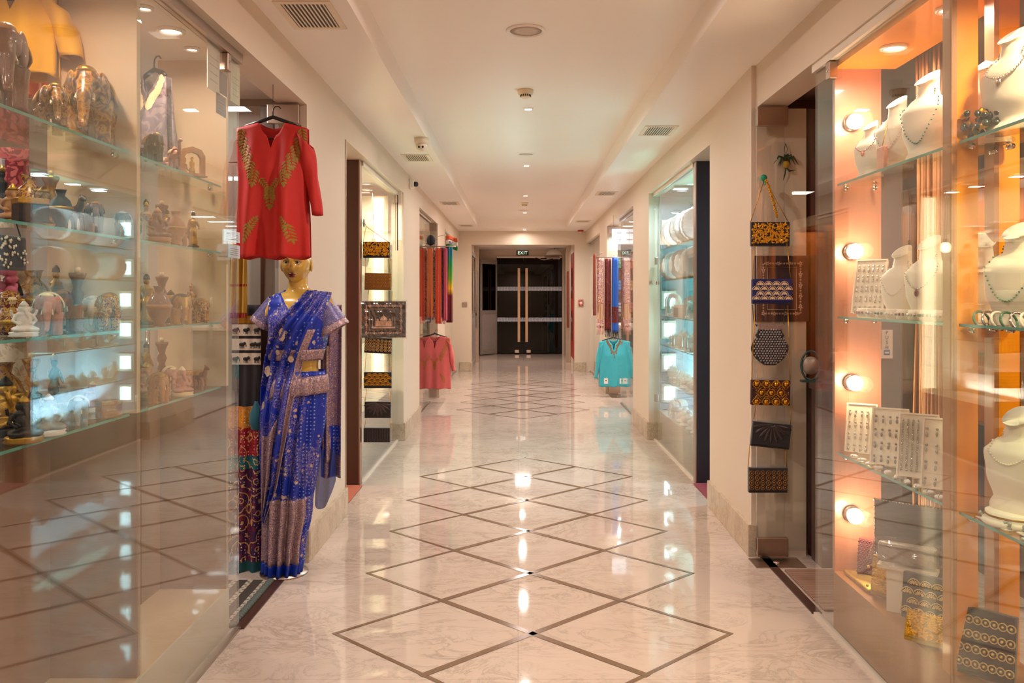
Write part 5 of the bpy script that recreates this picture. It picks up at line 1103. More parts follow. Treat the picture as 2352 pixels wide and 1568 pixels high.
# background of the left shop: wall cabinet with goods, seen dimly
t = thing('wall_cabinet', 'brown wall cabinet along the back of the left shop', 'cabinet', (-3.6, 2.6, 0))
b = MB(); b.box(0, .3, -1.8, 1.8, 0, .8); b.build('base', BROWNC, t); b = MB(); b.box(0, .04, -1.8, 1.8, .8, 2.2); b.build('back', SHOPW, t)
for z in (1.15, 1.5, 1.85): b = MB(); b.box(.04, .28, -1.8, 1.8, z, z+.02); b.build('shelf', SHOPW, t)
row_k = [('vase', 'B'), ('seated', 'G'), ('elephant', 'W'), ('standing', 'S'), ('horse', 'B'), ('doll', 'P'), ('vase', 'G'), ('elephant', 'S')]
for j, z in enumerate((.80, 1.17, 1.52, 1.87)):
    for i in range(8):
        k, m_ = row_k[(i+j*3) % 8]; fig(k, m_, (-3.45, 1.1+.42*i, z), .2, 0, '%s %s, %s of its row on the %s board of the back cabinet' % (KM[m_][2].split()[0], KN[k].split()[0], ORD[i], ('bottom', 'second', 'third', 'top')[j]), 'goods on the back cabinet of the left shop')
# ================================================================ LEFT LIT SHOP WITH JEWELLERY BUSTS
VELV = mat('ivory_velvet', 'F0DFC4', .6, var=.03, sheen=.4)
def bust(m=VELV):
    r = thing('necklace_bust', 'x', 'display bust')
    tab = [(0, .30, .16, 0), (.06, .30, .16, 0), (.10, .26, .12, 0), (.35, .33, .15, .02), (.60, .36, .13, .03), (.70, .28, .12, 0), (.78, .15, .11, -.03), (.90, .13, .11, -.03), (1.0, .15, .13, -.01)]
    def fn(u, v):
        w, d, c = interp(tab, v); a = 2*PI*u; return (-(c+d*math.cos(a)), w*math.sin(a), v-(.10*math.cos(a) if v > .93 else 0)*((v-.93)/.07))
    b = MB(); b.grid(fn, 24, 26); n = len(b.v); b.v.append((0.02, 0, .98)); b.f += [[25*26+i, 25*26+i+1, n] for i in range(24)]; b.mi += [0]*24; b.sm += [True]*24
    b.build('stand', m, r); return r, tab
def necklace(r, tab, m, drop=.45, n=34, rad=.012, pend=None, name='necklace'):
    b = MB()
    for i in range(n):
        f = i/(n-1); a = (f-.5)*2*2.2; v = .84-(.84-drop)*math.cos(a/2.2*PI/2)**1.3; w, d, c = interp(tab, v); aa = a*.62
        b.ell((-(c+d*math.cos(aa))-.012, w*math.sin(aa)*1.02, v), (rad,)*3, n=6, k=4)
    b.build(name, m, r)
    if pend: b = MB(); w, d, c = interp(tab, drop-.04); b.ell((-(c+d)-.02, 0, drop-.05), (.02, .035, .05), n=10, k=6); b.build('pendant', pend, r)
GREENB = mat('green_beads', '2E6A4A', .15, coat=1); PEARL = mat('pearl_beads', 'EADCCB', .15, coat=1); REDB = mat('garnet_beads', '7A2430', .15, coat=1); SILB = mat('silver_beads', 'C9C0BA', .15, 1); CORAL = mat('coral_beads', 'D87A5A', .3)
_b = {}
def put_bust(key, m, drop, pend, loc, h, rz, label, group, vel=VELV):
    if key not in _b: r, tab = bust(vel); necklace(r, tab, m, drop, pend=pend, rad=.011); _b[key] = Kind(r)
    return _b[key].put(loc, rz, label, group, h)
LCW = mat('white_lit_panel', 'F4E8D4', .4, var=.01)
cs = thing('display_plinth', 'grey plinth at the foot of the lit left window', 'plinth', (-1.2, 7.0, 0))
b = MB(); b.box(-.02, -.45, -.84, .93, 0, .5); b.build('body', mat('plinth_grey', 'A8A498', .4), cs); cs = joinery(21, (-1.2, 7.0, 0))
b = MB(); b.box(-.45, -.47, -.84, .96, .5, 2.38); b.build('back_panel', LCW, cs)
b = MB(); b.box(-.06, -.45, .94, .97, .5, 2.38); b.build('side_panel', LCW, cs)
b = MB(); b.box(-.10, -.20, .91, .935, .52, 2.36); b.build('light_strip', emis('warm_strip_light', 'FFE2B8', 3.0), cs)
b = MB(); b.box(-.47, -.455+.02, -.5, -.3, .52, 2.3); b.build('light_strip', emis('warm_strip_light', 'FFE2B8', 3.0), cs)
for z in (2.0, 1.65, 1.35, 1.03, .76):
    gs = thing('glass_shelf', 'glass shelf at height %d in the lit left window' % round(z*100), 'shelf', (-1.2, 7.0, z), 0, 'glass shelves in the lit left window'); gs['label'] = {2.0: 'uppermost', 1.65: 'second highest', 1.35: 'middle', 1.03: 'second lowest', .76: 'bottom'}[z]+' glass shelf in the lit left window with busts'
    b = MB(); b.box(-.04, -.42, -.8, .9, -.008, -.001); b.build('glass', SHELFG, gs); b = MB(); b.box(-.42, -.445, -.6, .7, -.02, -.008); b.build('bracket', CHROME, gs)
sh = ['topmost', 'second', 'third', 'fourth']
for j, z in enumerate((1.65, 1.35, 1.03)):
    for i, y in enumerate((6.55, 7.0, 7.35)):
        put_bust('pearl' if (i+j) % 2 else 'garnet', PEARL if (i+j) % 2 else REDB, .45, None, (-1.40, y, z), .24, PI-.5, 'ivory necklace bust on the %s glass shelf of the lit left window, %s' % (sh[j], ORD[i]), 'ivory busts in the lit left window')
for x, y, l in ((-1.40, 6.6, 'nearest round lamp in the lit left window soffit'), (-1.33, 7.2, 'middle round lamp in the lit left window soffit'), (-1.40, 7.6, 'farthest round lamp in the lit left window soffit')): spot(x, y, 2.40, .05, l)
t = thing('globe_lamp', 'glowing round bulb among the ivory busts', 'lamp', (-1.34, 7.60, 1.86)); b = MB(); b.ell((0, 0, 0), (.04, .04, .05)); b.build('bulb', emis('bulb_glow', 'FFE0B0', 10), t); b = MB(); b.lathe([(.02, .045), (.02, .08), (0, .08)], n=10); b.build('socket', CHROME, t); b = MB(); b.tube([(0, 0, .08), (-.01, 0, .52)], .003, 5); b.build('cord', BLACK, t)
t = thing('name_board', 'narrow pink and white signboard leaning on the pier beside the lit window', 'sign', (-1.15, 7.93, 1.95)); b = MB(); b.box(-.012, .028, -.02, .0, 0, .62); b.build('board', mat('sign_pinkwhite', 'F0DCD2', .5), t, bevel=.003); b = MB(); b.box(-.02, -.012, -.022, .002, -.1, .65); b.build('dark_edge', BLACK, t); b = MB(); b.lathe([(.03, 0), (.045, .03), (.0, .035)], c=(-.03, -.01, .6), n=10); b.build('hook', BLACK, t)
t = thing('pink_hanging_dress', 'pink cotton dress hanging in the doorway before the brown jamb', 'dress', (-1.40, 5.6, 1.70)); b = MB(); b.grid(lambda u, v: ((u-.5)*.2, .02*math.sin(u*12), -v*.68), 20, 10); b.build('cloth', cloth('pink_dress', 'D8706A'), t, thick=.003); b = MB(); b.tube([(-.08, 0, 0), (0, 0, .05), (.08, 0, 0)], .005, 6); b.tube([(0, 0, .05), (0, 0, .72)], .002, 4); b.build('hanger', BLACK, t)
# ================================================================ RIGHT JEWELLERY WINDOW
AMBER = wood('amber_lacquer', 'FFA318', 'F48E0C', .3, (5, 5, .6)); PEGM = CHROME
cs = thing('display_plinth', 'brown wooden plinth along the foot of the right jewellery window', 'plinth', (1.33, 1.0, 0))
b = MB(); b.box(.0, .26, -2.4, 2.45, 0, .245); b.build('body', wood('plinth_brown', 'A8713E', '8E5C34', .35), cs); cs = joinery(22, (1.33, 1.0, 0))
b = MB(); b.box(.0, .26, -2.4, 2.45, 2.36, 2.40); b.build('soffit', AMBER, cs)
b = MB(); b.box(.005, .20, 2.45, 2.475, .245, 2.36); b.build('end_panel', PINKW, cs)
for (x0, x1, y0, nm) in ((-.005, .075, 1.50, 'front_post'), (.165, .245, 1.57, 'rear_post'), (-.005, .075, -.6, 'front_post'), (.165, .245, -.6, 'rear_post')):
    b = MB(); b.box(x0, x1, y0, y0+.045, .245, 2.36); b.build(nm, AMBER, cs)
    b = MB(); b.box(x0-.004, x0+.012, y0-.006, y0+.047, .245, 2.36); b.build('post_edging', mat('post_edging_tan', 'B87A48', .4), cs)
for z, l in ((1.875, 'upper'), (1.32, 'middle'), (.75, 'lower')):
    for (y0, y1, s_) in ((2.55, 3.44, 'far'), (-.5, 2.49, 'near')):
        gs = thing('glass_shelf', '%s glass shelf in the %s bay of the right window' % (l, s_), 'shelf', (1.33, 0, z), 0, 'glass shelves in the right window')
        b = MB(); b.box(.012, .19, y0, y1, -.010, -.001); b.box(.0115, .012, y0, y1, -.010, -.001, 1); b.build('glass', [SHELFG, SHELFE], gs)
        for yy in (y0+.02, y1-.01):
            for xx in (.04, .16): b = MB(); b.lathe([(0, -.015), (.009, -.015), (.009, .008), (.005, .015), (0, .015)], c=(xx, yy, -.02), n=8, axis='y'); b.build('shelf_peg', CHROME, gs)
for z, y_ in ((pz(283, 3.44), 283), (pz(578, 3.44), 578), (pz(878, 3.44), 878), (pz(1180, 3.44), 1180)):
    l = {283: 'top', 578: 'second', 878: 'third', 1180: 'lowest'}[y_]
    t = thing('globe_lamp', '%s glowing globe bulb on the end panel of the right window' % l, 'lamp', (px(1961, 3.42), 3.45, z), 0, 'row of four globe bulbs in the right window')
    b = MB(); b.lathe([(.034, .0), (.034, -.012), (.024, -.018), (0, -.018)], n=20, axis='y'); b.build('socket', STEEL, t)
    b = MB(); b.ell((0, -.045, 0), (.032, .032, .032), n=20, k=12); b.build('bulb', emis('globe_bulb_glow', 'FFE6C4', 22), t)
    l_ = bpy.data.lights.new('globe_lamp_light', 'POINT'); l_.energy = 2.6; l_.color = (1, .72, .45); l_.shadow_soft_size = .033; o = bpy.data.objects.new('globe_lamp_light', l_); C.objects.link(o); o.location = (px(1961, 3.42), 3.45-.09, z)
for x, y, r, l in ((1.44, 3.14, .05, 'round spotlight in the orange soffit of the right window, farther one'), (1.44, 2.72, .05, 'round spotlight in the orange soffit of the right window, nearer one'), (1.44, 2.0, .05, 'third spotlight in the orange soffit, out toward the viewer')): spot(x, y, 2.36, r, l)
def pb(key, m, drop, pend, p, z, h, rz, label, grp, dx=0.0, vel=VELV):
    X = 1.425+dx; return put_bust(key, m, drop, pend, (X, X*F/(p-1190), z), h, rz, label, grp, vel)
GB = 'ivory necklace busts in the right window'
pb('sredA', REDB, .50, CORAL, 1998, 1.875, .21, .35, 'small ivory bust with a garnet strand at the far end of the upper shelf', GB, -.02)
pb('silv', SILB, .30, None, 2058, 1.875, .26, .30, 'ivory bust with a silver strand, second on the upper shelf', GB)
pb('green', GREENB, .20, None, 2128, 1.875, .29, .30, 'tall ivory bust with a green bead necklace on the upper shelf', GB)
pb('pearlA', PEARL, .40, REDB, 2268, 1.875, .26, .35, 'ivory bust with pink pearls behind the orange posts on the upper shelf', GB, .05)
pb('plainA', SILB, .55, SILB, 2325, 1.875, .28, .30, 'large plain ivory bust with a thin chain nearest on the upper shelf', GB)
pb('pearlB', PEARL, .35, None, 2070, 1.32, .25, .35, 'ivory bust edged with pearls, farthest on the middle shelf', GB)
pb('garB', SILB, .40, REDB, 2132, 1.32, .27, .30, 'ivory bust with a thin garnet pendant chain on the middle shelf', GB)
pb('plainB', SILB, .60, None, 2256, 1.32, .26, 1.2, 'ivory bust turned sideways behind the posts on the middle shelf', GB, .04)
pb('greenB', GREENB, .25, None, 2335, 1.32, .27, .4, 'ivory bust with green and pearl strand nearest on the middle shelf', GB)
pb('pearlC', PEARL, .50, None, 2335, .79, .27, .35, 'large ivory bust with a pearl strand on a round pedestal, lower shelf', GB)
t = thing('bust_pedestal', 'round ivory pedestal under the large lower bust', 'pedestal', (1.425, 1.425*F/(2335-1190), .75)); b = MB(); b.lathe([(.085, 0), (.09, .006), (.085, .016), (.078, .022), (.08, .036), (.07, .04), (0, .04)], n=28); b.build('turned_body', VELV, t); b = MB(); b.lathe([(.0785, .024), (.081, .028), (.0785, .032)], n=28); b.build('ring', BRASS, t)
t = thing('coral_pendant', 'coral pink rectangular pendant hanging at the small bust', 'pendant', (1.36, 1.36*F/(2026-1190), 1.876)); b = MB(); b.box(-.008, .008, -.03, .03, 0, .085); b.build('carved_slab', mat('coral_slab', 'F0906A', .35, var=.3, nscale=60, bump=.6, bscale=90), t, bevel=.003); b = MB(); b.tube([(0, 0, .085), (.02, .01, .15), (.03, .02, .17)], .002, 5); b.build('cord', GOLDM, t)
t = thing('gemstone_bunch', 'bunch of dark green and gold gems hanging over the upper shelf', 'gemstones', (1.38, 1.38*F/(2255-1190), 1.876)); R = random.Random(12)
for nm, m_ in (('green_stones', mat('dark_green_stone', '1E2A22', .1, coat=1)), ('gold_beads', GOLDM)):
    b = MB(); [b.ell((R.uniform(-.03, .04), R.uniform(-.07, .07), R.uniform(.008, .08)), (.012, .014, .009), (R.random()*3, R.random()*3, 0), 6, 4) for k in range(38 if nm == 'green_stones' else 22)]; b.build(nm, m_, t)
# earring boards: tilted ivory pads with rows of earrings
def board(label, p, z, w, h, rz, lean, rows, cols, jm, cat='earring board', name='earring_board', dx=0.0, strands=False):
    X = 1.395+dx; t = thing(name, label, cat, (X, X*F/(p-1190), z), 0, 'jewellery boards in the right window'); t.rotation_euler = (lean, 0, rz)
    b = MB(); b.box(-w/2, w/2, -.006, .008, 0, h); b.build('pad', VELV, t, bevel=.006)
    b = MB(); k = .006; b.box(-w/2, -w/2+k, -.011, -.006, 0, h); b.box(w/2-k, w/2, -.011, -.006, 0, h); b.box(-w/2+k, w/2-k, -.011, -.006, h-k, h); b.box(-w/2+k, w/2-k, -.011, -.006, 0, k); b.build('frame', VELV, t)
    b = MB(); R = random.Random(int(p))
    for j in range(rows):
        z_ = h*(1-(j+.7)/(rows+.3))
        for i in range(cols):
            x_ = -w*.38+w*.76*i/(cols-1)
            if strands: [b.ell((x_, -.011, h*.1+h*.82*q/22), (.0042, .003, .0042), n=5, k=3) for q in range(22)] if j == 0 else 0
            else: b.ell((x_, -.010, z_), (.005, .003, .005), n=6, k=3); b.ell((x_+R.uniform(-.002, .002), -.011, z_-.014-R.random()*.006), (.0045, .003, .009), n=6, k=4)
    b.build('jewels', jm, t)
    b = MB(); b.quad((-w*.2, .008, h*.8), (w*.2, .008, h*.8), (w*.2, .07, .0), (-w*.2, .07, 0)); b.build('strut', VELV, t, thick=.003)
    return t
board('ivory earring board with five rows standing on the middle shelf', 1992, 1.334, .125, .225, -.75, -.28, 5, 6, SILB)
board('ivory earring board at the far end of the lower shelf', 1976, .766, .12, .20, -.62, -.22, 4, 5, SILB)
board('ivory earring board, second on the lower shelf, sparse rows', 2040, .767, .13, .215, -.62, -.25, 4, 5, mat('dark_silver_jewels', '8A7F78', .3, .8))
board('ivory board with vertical bracelet strands on the lower shelf', 2105, .767, .13, .225, -.62, -.25, 1, 7, SILB, strands=True)
board('ivory board with large crystal drops beside the posts, lower shelf', 2160, .767, .12, .235, -.62, -.25, 4, 4, mat('crystal_jewels', 'B8B8A8', .1, .5), dx=-.01)
# bangles, rings and cuffs laid along the shelves
def cuff(label, X, Y, z, r, m, grp='velvet bracelet rolls and cuffs'):
    t = thing('bracelet', label, 'bracelet', (X, Y, z), 0, grp); b = MB(); b.lathe([(r*.85, 0), (r, .004), (r*1.02, .018), (r*.95, .034), (r*.82, .036)], n=18); b.build('band', VELV, t)
    b = MB(); [b.ell((r*1.03*math.cos(a), r*1.03*math.sin(a), .019), (.005, .005, .006), n=6, k=4) for a in [2*PI*q/14 for q in range(14)]]; b.build('stones', m, t); return t
for i in range(8):
    Y = 3.25-.085*i; cuff('ivory velvet cuff with stones, %s from the far end, middle shelf' % ORD[i], 1.375, Y, 1.32, .028, (REDB, SILB, GREENB, PEARL)[i % 4])
for i in range(9):
    Y = 2.42-.045*i; t = thing('bangle', 'stacked green and silver bangle, %s from the posts, middle shelf' % ORD[i], 'bangle', (1.37, Y, 1.333), 0, 'bangles at the near end of the middle shelf', rot=(1.2, .0, .2)); b = MB(); b.tube([(.026*math.cos(2*PI*q/18), .026*math.sin(2*PI*q/18), 0) for q in range(19)], .004, 6); b.build('ring', (GREENB, SILB, PEARL)[i % 3], t)
    b = MB(); b.ell((0, -.027, 0), (.006, .004, .006), n=8, k=5); b.build('stone', REDB, t)
for i in range(10):
    Y = 3.30-.075*i; t = thing('shell_ring', 'white shell ring, %s from the far end along the lower shelf edge' % ORD[i], 'ring', (1.355, Y, .751), .5, 'white shells along the lower shelf edge'); b = MB(); b.ell((0, 0, .008), (.011, .020, .008), (0, 0, .4*i), 10, 6); b.build('shell', mat('white_shell', 'F0E6DA', .25, coat=.5), t); b = MB(); b.tube([(.012*math.cos(a), .0, .008+.008*math.sin(a)) for a in (0, .8, 1.6, 2.4, 3.14)], .0015, 4); b.build('band', SILB, t)
for i in range(8):
    t = thing('crystal_cluster', 'small crystal cluster, %s from the posts on the near lower shelf' % ORD[i], 'crystals', (1.37+.02*(i % 2), 2.40-.055*i, .751), 0, 'crystal pieces on the near lower shelf'); b = MB(); [b.ell((R.uniform(-.014, .014), R.uniform(-.018, .018), R.uniform(.004, .022)), (.006, .006, .008), (R.random()*3, 0, 0), 5, 3) for k in range(12)]; b.build('stones', mat('crystal_jewels', 'B8B8A8', .1, .5), t); b = MB(); b.box(-.018, .018, -.02, .02, 0, .003); b.build('card', VELV, t)
# bags and cloths on the plinth behind the glass
def rbag(style, label, p, z, w, h, mb_, mr_, rz, lean=-.15, X=1.40): 
    t = bag(style, label, X, X*F/(p-1190), z+h, w, h, mb_, mr_, 0, None, 'bags standing on the right window plinth'); t.rotation_euler = (lean, 0, rz); return t
rbag('leaf', 'gold beaded bag standing at the left of the right window plinth', 2032, .255, .10, .15, mat('gold_cloth', 'A8842A', .45, .4), GOLDM, -.8)
rbag('sequin', 'dark red bag with black front at the far end of the plinth', 1998, .255, .10, .15, mat('deep_red_satin', '7A1E22', .4), DSILV, -.8, X=1.44)
rbag('scallop', 'black bag with pale gold scallops on the right window plinth', 2140, .262, .2, .16, BLK, PALEG, -.8, X=1.44)
rbag('leaf', 'large gold bag lying low at the near end of the plinth', 2150, .25, .2, .10, mat('gold_cloth', 'A8842A', .45, .4), GOLDM, -.8, -.35, X=1.37)
rbag('circles', 'dark bag with pale round shells behind the orange posts', 2262, .255, .16, .2, BLK, PALEG, -.8)
t = thing('mirror_board', 'tall dark board with sparkling edge standing behind the bags', 'board', (1.50, 1.50*F/(2090-1190), .25), -.7); b = MB(); b.box(-.13, .13, -.005, .005, 0, .36); b.build('panel', mat('dark_grey_velvet', '5A4E48', .6), t, bevel=.01); b = MB(); [b.ell((-.13+.26*q/22, -.006, .358), (.004, .003, .004), n=5, k=3) for q in range(23)]; [b.ell((-.128, -.006, .36-.3*q/20), (.004, .003, .004), n=5, k=3) for q in range(21)]; b.build('beads', SILB, t)
t = thing('wrapped_purse', 'purse in crinkled clear plastic on top of the gold bag', 'bag', (1.42, 1.42*F/(2085-1190), .42), -.6); b = MB(); b.grid(lambda u, v: (.14*math.cos(2*PI*u)*(1-.2*v), .035*math.sin(2*PI*u)*(1+.3*math.sin(u*30+v*9)), v*.09), 30, 10); b.build('plastic', PLAST, t); b = MB(); b.box(-.10, .10, -.02, .02, .005, .08); b.build('purse', mat('silver_cloth', 'A89C94', .35, .4, var=.3, nscale=40), t, bevel=.012)
t = thing('purse_stand', 'ivory card stand holding the purse in clear plastic', 'stand', (1.42, 1.42*F/(2085-1190), .246), -.6); b = MB(); b.box(-.07, .07, -.012, .012, 0, .165); b.build('card', VELV, t); b = MB(); b.box(-.1, .1, -.03, .03, .16, .172); b.build('top_plate', VELV, t)
t = thing('gold_cloth', 'gold sequinned cloth folded flat at the far end of the plinth', 'cloth', (1.43, 3.30, .246)); b = MB(); b.grid(lambda u, v: ((u-.5)*.14, (v-.5)*.24, .012+.006*math.sin(u*8)*math.sin(v*6)), 16, 20); b.build('top_layer', mat('gold_sequin', 'C09A3A', .35, .8, var=.4, nscale=90, bump=.5, bscale=180), t, thick=.01); b = MB(); b.box(-.066, .066, -.115, .115, 0, .006); b.build('folded_layer', mat('gold_sequin', 'C09A3A'), t)
# PUSH sticker on a narrow glass door leaf inside the shop, rail and string curtain
t = thing('inner_glass_door', 'grey edged inner glass door of the right shop', 'door', (1.60, 3.62, 0)); b = MB(); b.box(0, .10, 0, .03, 0, 2.36); b.build('stile', mat('grey_stile', '7A706C', .35, .3), t); b = MB(); b.box(.1, .7, .01, .02, .02, 2.34); b.build('pane', GLASSR, t)
b = MB(); b.tube([(-.012, -.03, 1.17), (-.012, -.03, 1.34)], .006, 8); b.build('handle', CHROME, t)
t = thing('push_sticker', 'white sticker reading PUSH with a blue square on the inner door', 'sticker', (px(2036.5, 3.61), 3.61, pz(790, 3.61))); b = MB(); b.box(-.026, .026, -.001, .006, -.063, .063); b.build('backing', mat('sticker_white', 'E8DED4', .4), t)
for k, ch in enumerate('PUSH'): text(ch, .021, (0, -.003, .050-.0215*k), (PI/2, 0, 0), mat('sticker_ink', '3A3036', .5), t, ext=.0005)
b = MB(); b.box(-.013, .013, -.0025, -.001, -.048, -.025); b.build('blue_square', mat('card_blue', '2E6AB8', .4), t)
b = MB(); b.box(-.009, .009, -.0035, -.0025, -.041, -.034); b.build('blue_square_print', mat('sticker_white', 'E8DED4', .4), t)
t = thing('curtain_rail', 'pale double curtain rail running through the right shop', 'rail', (1.61, 1.2, 2.42)); b = MB(); b.box(-.015, .0, -1.5, 2.36, -.02, 0); b.build('front_track', mat('rail_cream', 'D8C0A8', .35), t); b = MB(); b.box(.03, .045, -1.5, 2.36, -.02, 0); b.build('rear_track', mat('rail_cream', 'D8C0A8', .35), t)
t = thing('string_curtain', 'tan string curtain gathered at the far end of the rail', 'curtain', (1.625, 3.36, 2.40)); R = random.Random(4)
for k in range(22):
    b = MB(); x = R.uniform(-.02, .05); y = .15*(k/21)-.2+R.uniform(-.01, .01); w_ = R.uniform(-.01, .01)
    b.tube([(x, y, 0), (x+w_, y, -.8), (x-w_, y+w_, -1.6), (x, y+R.uniform(-.02, .02), -2.2)], .006, 5); b.build('string', mat('tan_string', 'B07A4A', .6, var=.2, nscale=20), t)
# interior cabinet of the right shop
t = thing('wall_cabinet', 'low ceilinged wooden display cabinet deep inside the right shop', 'cabinet', (2.35, 2.6, 0))
b = MB(); b.box(0, .5, -1.6, 1.8, 0, .75); b.build('base', DARKW, t); b = MB(); b.box(.45, .5, -1.6, 1.8, .75, 1.95); b.build('back', PINKW, t); b = MB(); b.box(0, .5, -1.6, 1.8, 1.97, 2.05); b.build('canopy', mat('canopy_cream', 'C8A488', .5), t)
for k, y in enumerate((-1.6, -.9, -.2, .5, 1.1, 1.7)): b = MB(); b.box(.02, .45, y, y+.06, .75, 1.97); b.build('upright', ORANGEW, t)
for z in (1.1, 1.45, 1.72): b = MB(); b.box(.05, .45, -1.54, 1.7, z, z+.012); b.build('shelf', SHELFG, t)
for k, y in enumerate((1.2, 1.7, 2.2, 2.8, 3.3, 3.8, 4.2)): spot(2.5, y, 1.97, .04, 'small round lamp under the inner cabinet canopy, %s along' % ORD[k], 'lamps under the inner cabinet canopy')
for k, y in enumerate((1.5, 2.15, 2.85, 3.5, 4.0)):
    for j, z in enumerate((.752, 1.114, 1.464)):
        dark = (k+j) % 3 == 0
        put_bust('dk' if dark else 'lt', SILB, .4, None, (2.58, y, z), .22, .5, '%s bust, %s along the %s level of the inner cabinet' % ('grey' if dark else 'ivory', ORD[k], ('lower', 'middle', 'upper')[j]), 'busts in the inner cabinet', STONEG if dark else VELV)
area('inner_cabinet_lamp', (2.5, 2.7, 1.95), .3, 3.0, 14, WARM)
t = thing('gold_picture', 'tall black and gold embroidered picture deep in the right shop', 'picture', (px(2267, 4.54), 4.54, pz(575, 4.54))); b = MB(); w, h = .11, .36; b.box(-w, w, -.02, .0, 0, h); b.build('panel', splash('gold_black_embroidery', ['15100E', 'B8902A', '2A2016', 'D8B040', '15100E'], 26, 1.5, rough=.4, metal=.4), t)
b = MB(); b.box(-w, -w+.02, -.026, -.02, 0, h); b.box(w-.02, w, -.026, -.02, 0, h); b.box(-w+.02, w-.02, -.026, -.02, h-.02, h); b.box(-w+.02, w-.02, -.026, -.02, 0, .02); b.build('frame', GOLDM, t)
# dark interior seen through the open right door
t = thing('dark_cupboard', 'dark mahogany cupboard beside the open right glass door', 'cupboard', (1.78, 4.42, 0)); b = MB(); b.box(-.2, .9, 0, .04, 0, 2.42); b.build('body', DARKW, t); b = MB(); b.box(-.16, .3, -.006, 0, 1.28, 1.95); b.build('door', mat('mahogany_panel', '4A241E', .35), t); b = MB(); b.box(-.16, .3, -.006, 0, .55, 1.15); b.build('lower_door', wood('red_mahogany', '5A2A1E', '6A3424', .3), t)
t = thing('round_mirror', 'small round table mirror with green rim inside the doorway', 'mirror', (px(1862, 4.3), 4.3, pz(872, 4.3))); b = MB(); b.tube([(.05*math.cos(2*PI*q/28), 0, .075+.075*math.sin(2*PI*q/28)) for q in range(29)], .006, 8); b.build('rim', mat('green_rim', '2A4644', .3), t); b = MB(); b.lathe([(0, 0), (.047, 0), (.047, .004), (0, .004)], c=(0, 0, .075), n=28, axis='y'); b.build('mirror_face', mat('mirror_face', 'A09488', .35, .2), t); b = MB(); b.box(-.05, .05, -.02, .02, -.012, .0); b.build('foot', mat('green_rim', '2A4644', .3), t)
t = thing('counter', 'red brown wooden counter just inside the right doorway', 'counter', (1.62, 4.25, 0)); z = pz(872, 4.3)-.012; b = MB(); b.box(-.06, .5, -.04, .14, z-.04, z); b.build('top', wood('red_mahogany', '5A2A1E', '6A3424', .3), t); b = MB(); b.box(-.05, .48, -.02, .13, 0, z-.04); b.build('body', DARKW, t)

# ================================================================ RIGHT MARBLE SHOP WINDOW
cs = thing('display_plinth', 'beige plinth at the foot of the marble window', 'plinth', (1.36, 7.1, 0))
GB_ = mat('blue_grey_case', '7A8A92', .4)
b = MB(); b.box(.01, .62, -.86, .93, 0, .30); b.build('body', mat('plinth_beige', 'B0A898', .4), cs); cs = joinery(23, (1.36, 7.1, 0)); b = MB(); b.box(.60, .62, -.86, .93, .30, 2.38); b.build('back_panel', GB_, cs); b = MB(); b.box(.02, .60, .90, .93, .30, 2.38); b.build('far_panel', GB_, cs); b = MB(); b.box(.07, .60, -.86, -.84, .3, 2.38); b.build('near_panel', GB_, cs)
ZM = [.30, .62, .95, 1.22, 1.56, 1.86]
for j, z in enumerate(ZM[1:]):
    gs = thing('glass_shelf', ['second', 'third', 'fourth', 'fifth', 'topmost'][j]+' glass shelf from the floor in the marble window', 'shelf', (1.36, 7.1, z), 0, 'glass shelves in the marble window')
    b = MB(); b.box(.015, .58, -.83, .88, -.010, -.001); b.box(.0145, .015, -.83, .88, -.010, -.001, 1); b.build('glass', [SHELFG, SHELFE], gs); b = MB(); b.box(.58, .60, -.6, .6, -.02, -.01); b.build('bracket', CHROME, gs)
for j, z in enumerate((.42, .72, 1.04, 1.33, 1.64, 2.02)):
    t = thing('light_box', '%s square cool light panel from the bottom in the marble window' % ORD[j], 'light', (1.47, 7.985, z), 0, 'square light panels at the far end of the marble window')
    b = MB(); b.box(-.07, .07, 0, .014, -.075+.03, .13); b.build('housing', WHITEM, t); b = MB(); b.box(-.042, .042, -.006, 0, -.02, .105); b.build('lit_face', emis('cool_panel_glow', 'C8F4FF', 8), t)
def fig_plate():
    r = thing('marble_plate', 'x', 'plate'); b = MB(); n = 40
    b.grid(lambda u, v: (-.03+.05*(v**2)+.0, (.5*v*(1+.04*abs(math.sin(2*PI*u*10))))*math.cos(2*PI*u), .5+(.5*v*(1+.04*abs(math.sin(2*PI*u*10))))*math.sin(2*PI*u)), n*2, 8); b.build('dish', WMARB, r, thick=.03)
    b = MB(); b.grid(lambda u, v: (-.012, (.34+.03*v)*math.cos(2*PI*u), .5+(.34+.03*v)*math.sin(2*PI*u)), 40, 1); b.build('inlaid_ring', mat('inlay_floral', 'B8A088', .4, var=.5, nscale=30), r, thick=.02)
    b = MB(); b.box(-.06, .1, -.2, .2, 0, .03); b.tube([(-.05, -.15, 0), (-.06, -.15, .12)], .015, 5); b.tube([(-.05, .15, 0), (-.06, .15, .12)], .015, 5); b.build('plate_stand', SANDAL, r); return Kind(r)
def fig_palace():
    r = thing('marble_palace_model', 'x', 'model'); b = MB(); b.box(-.6, .6, -.6, .6, 0, .08); b.box(-.34, .34, -.34, .34, .08, .42); b.build('hall', WMARB, r, bevel=.01)
    b = MB(); b.lathe([(.15, .42), (.15, .50), (.20, .56), (.21, .66), (.15, .78), (.04, .88), (.01, 1.0), (0, 1.0)], n=20)
    for x in (-.24, .24):
        for y in (-.24, .24): b.lathe([(.06, .42), (.08, .48), (.06, .56), (0, .62)], c=(x, y, 0), n=12)
    b.build('domes', WMARB, r)
    for x in (-.52, .52):
        for y in (-.52, .52): b = MB(); b.lathe([(.05, .08), (.035, .5), (.05, .52), (.03, .56), (.045, .60), (0, .68)], c=(x, y, 0), n=10); b.build('tower', WMARB, r)
    return Kind(r)
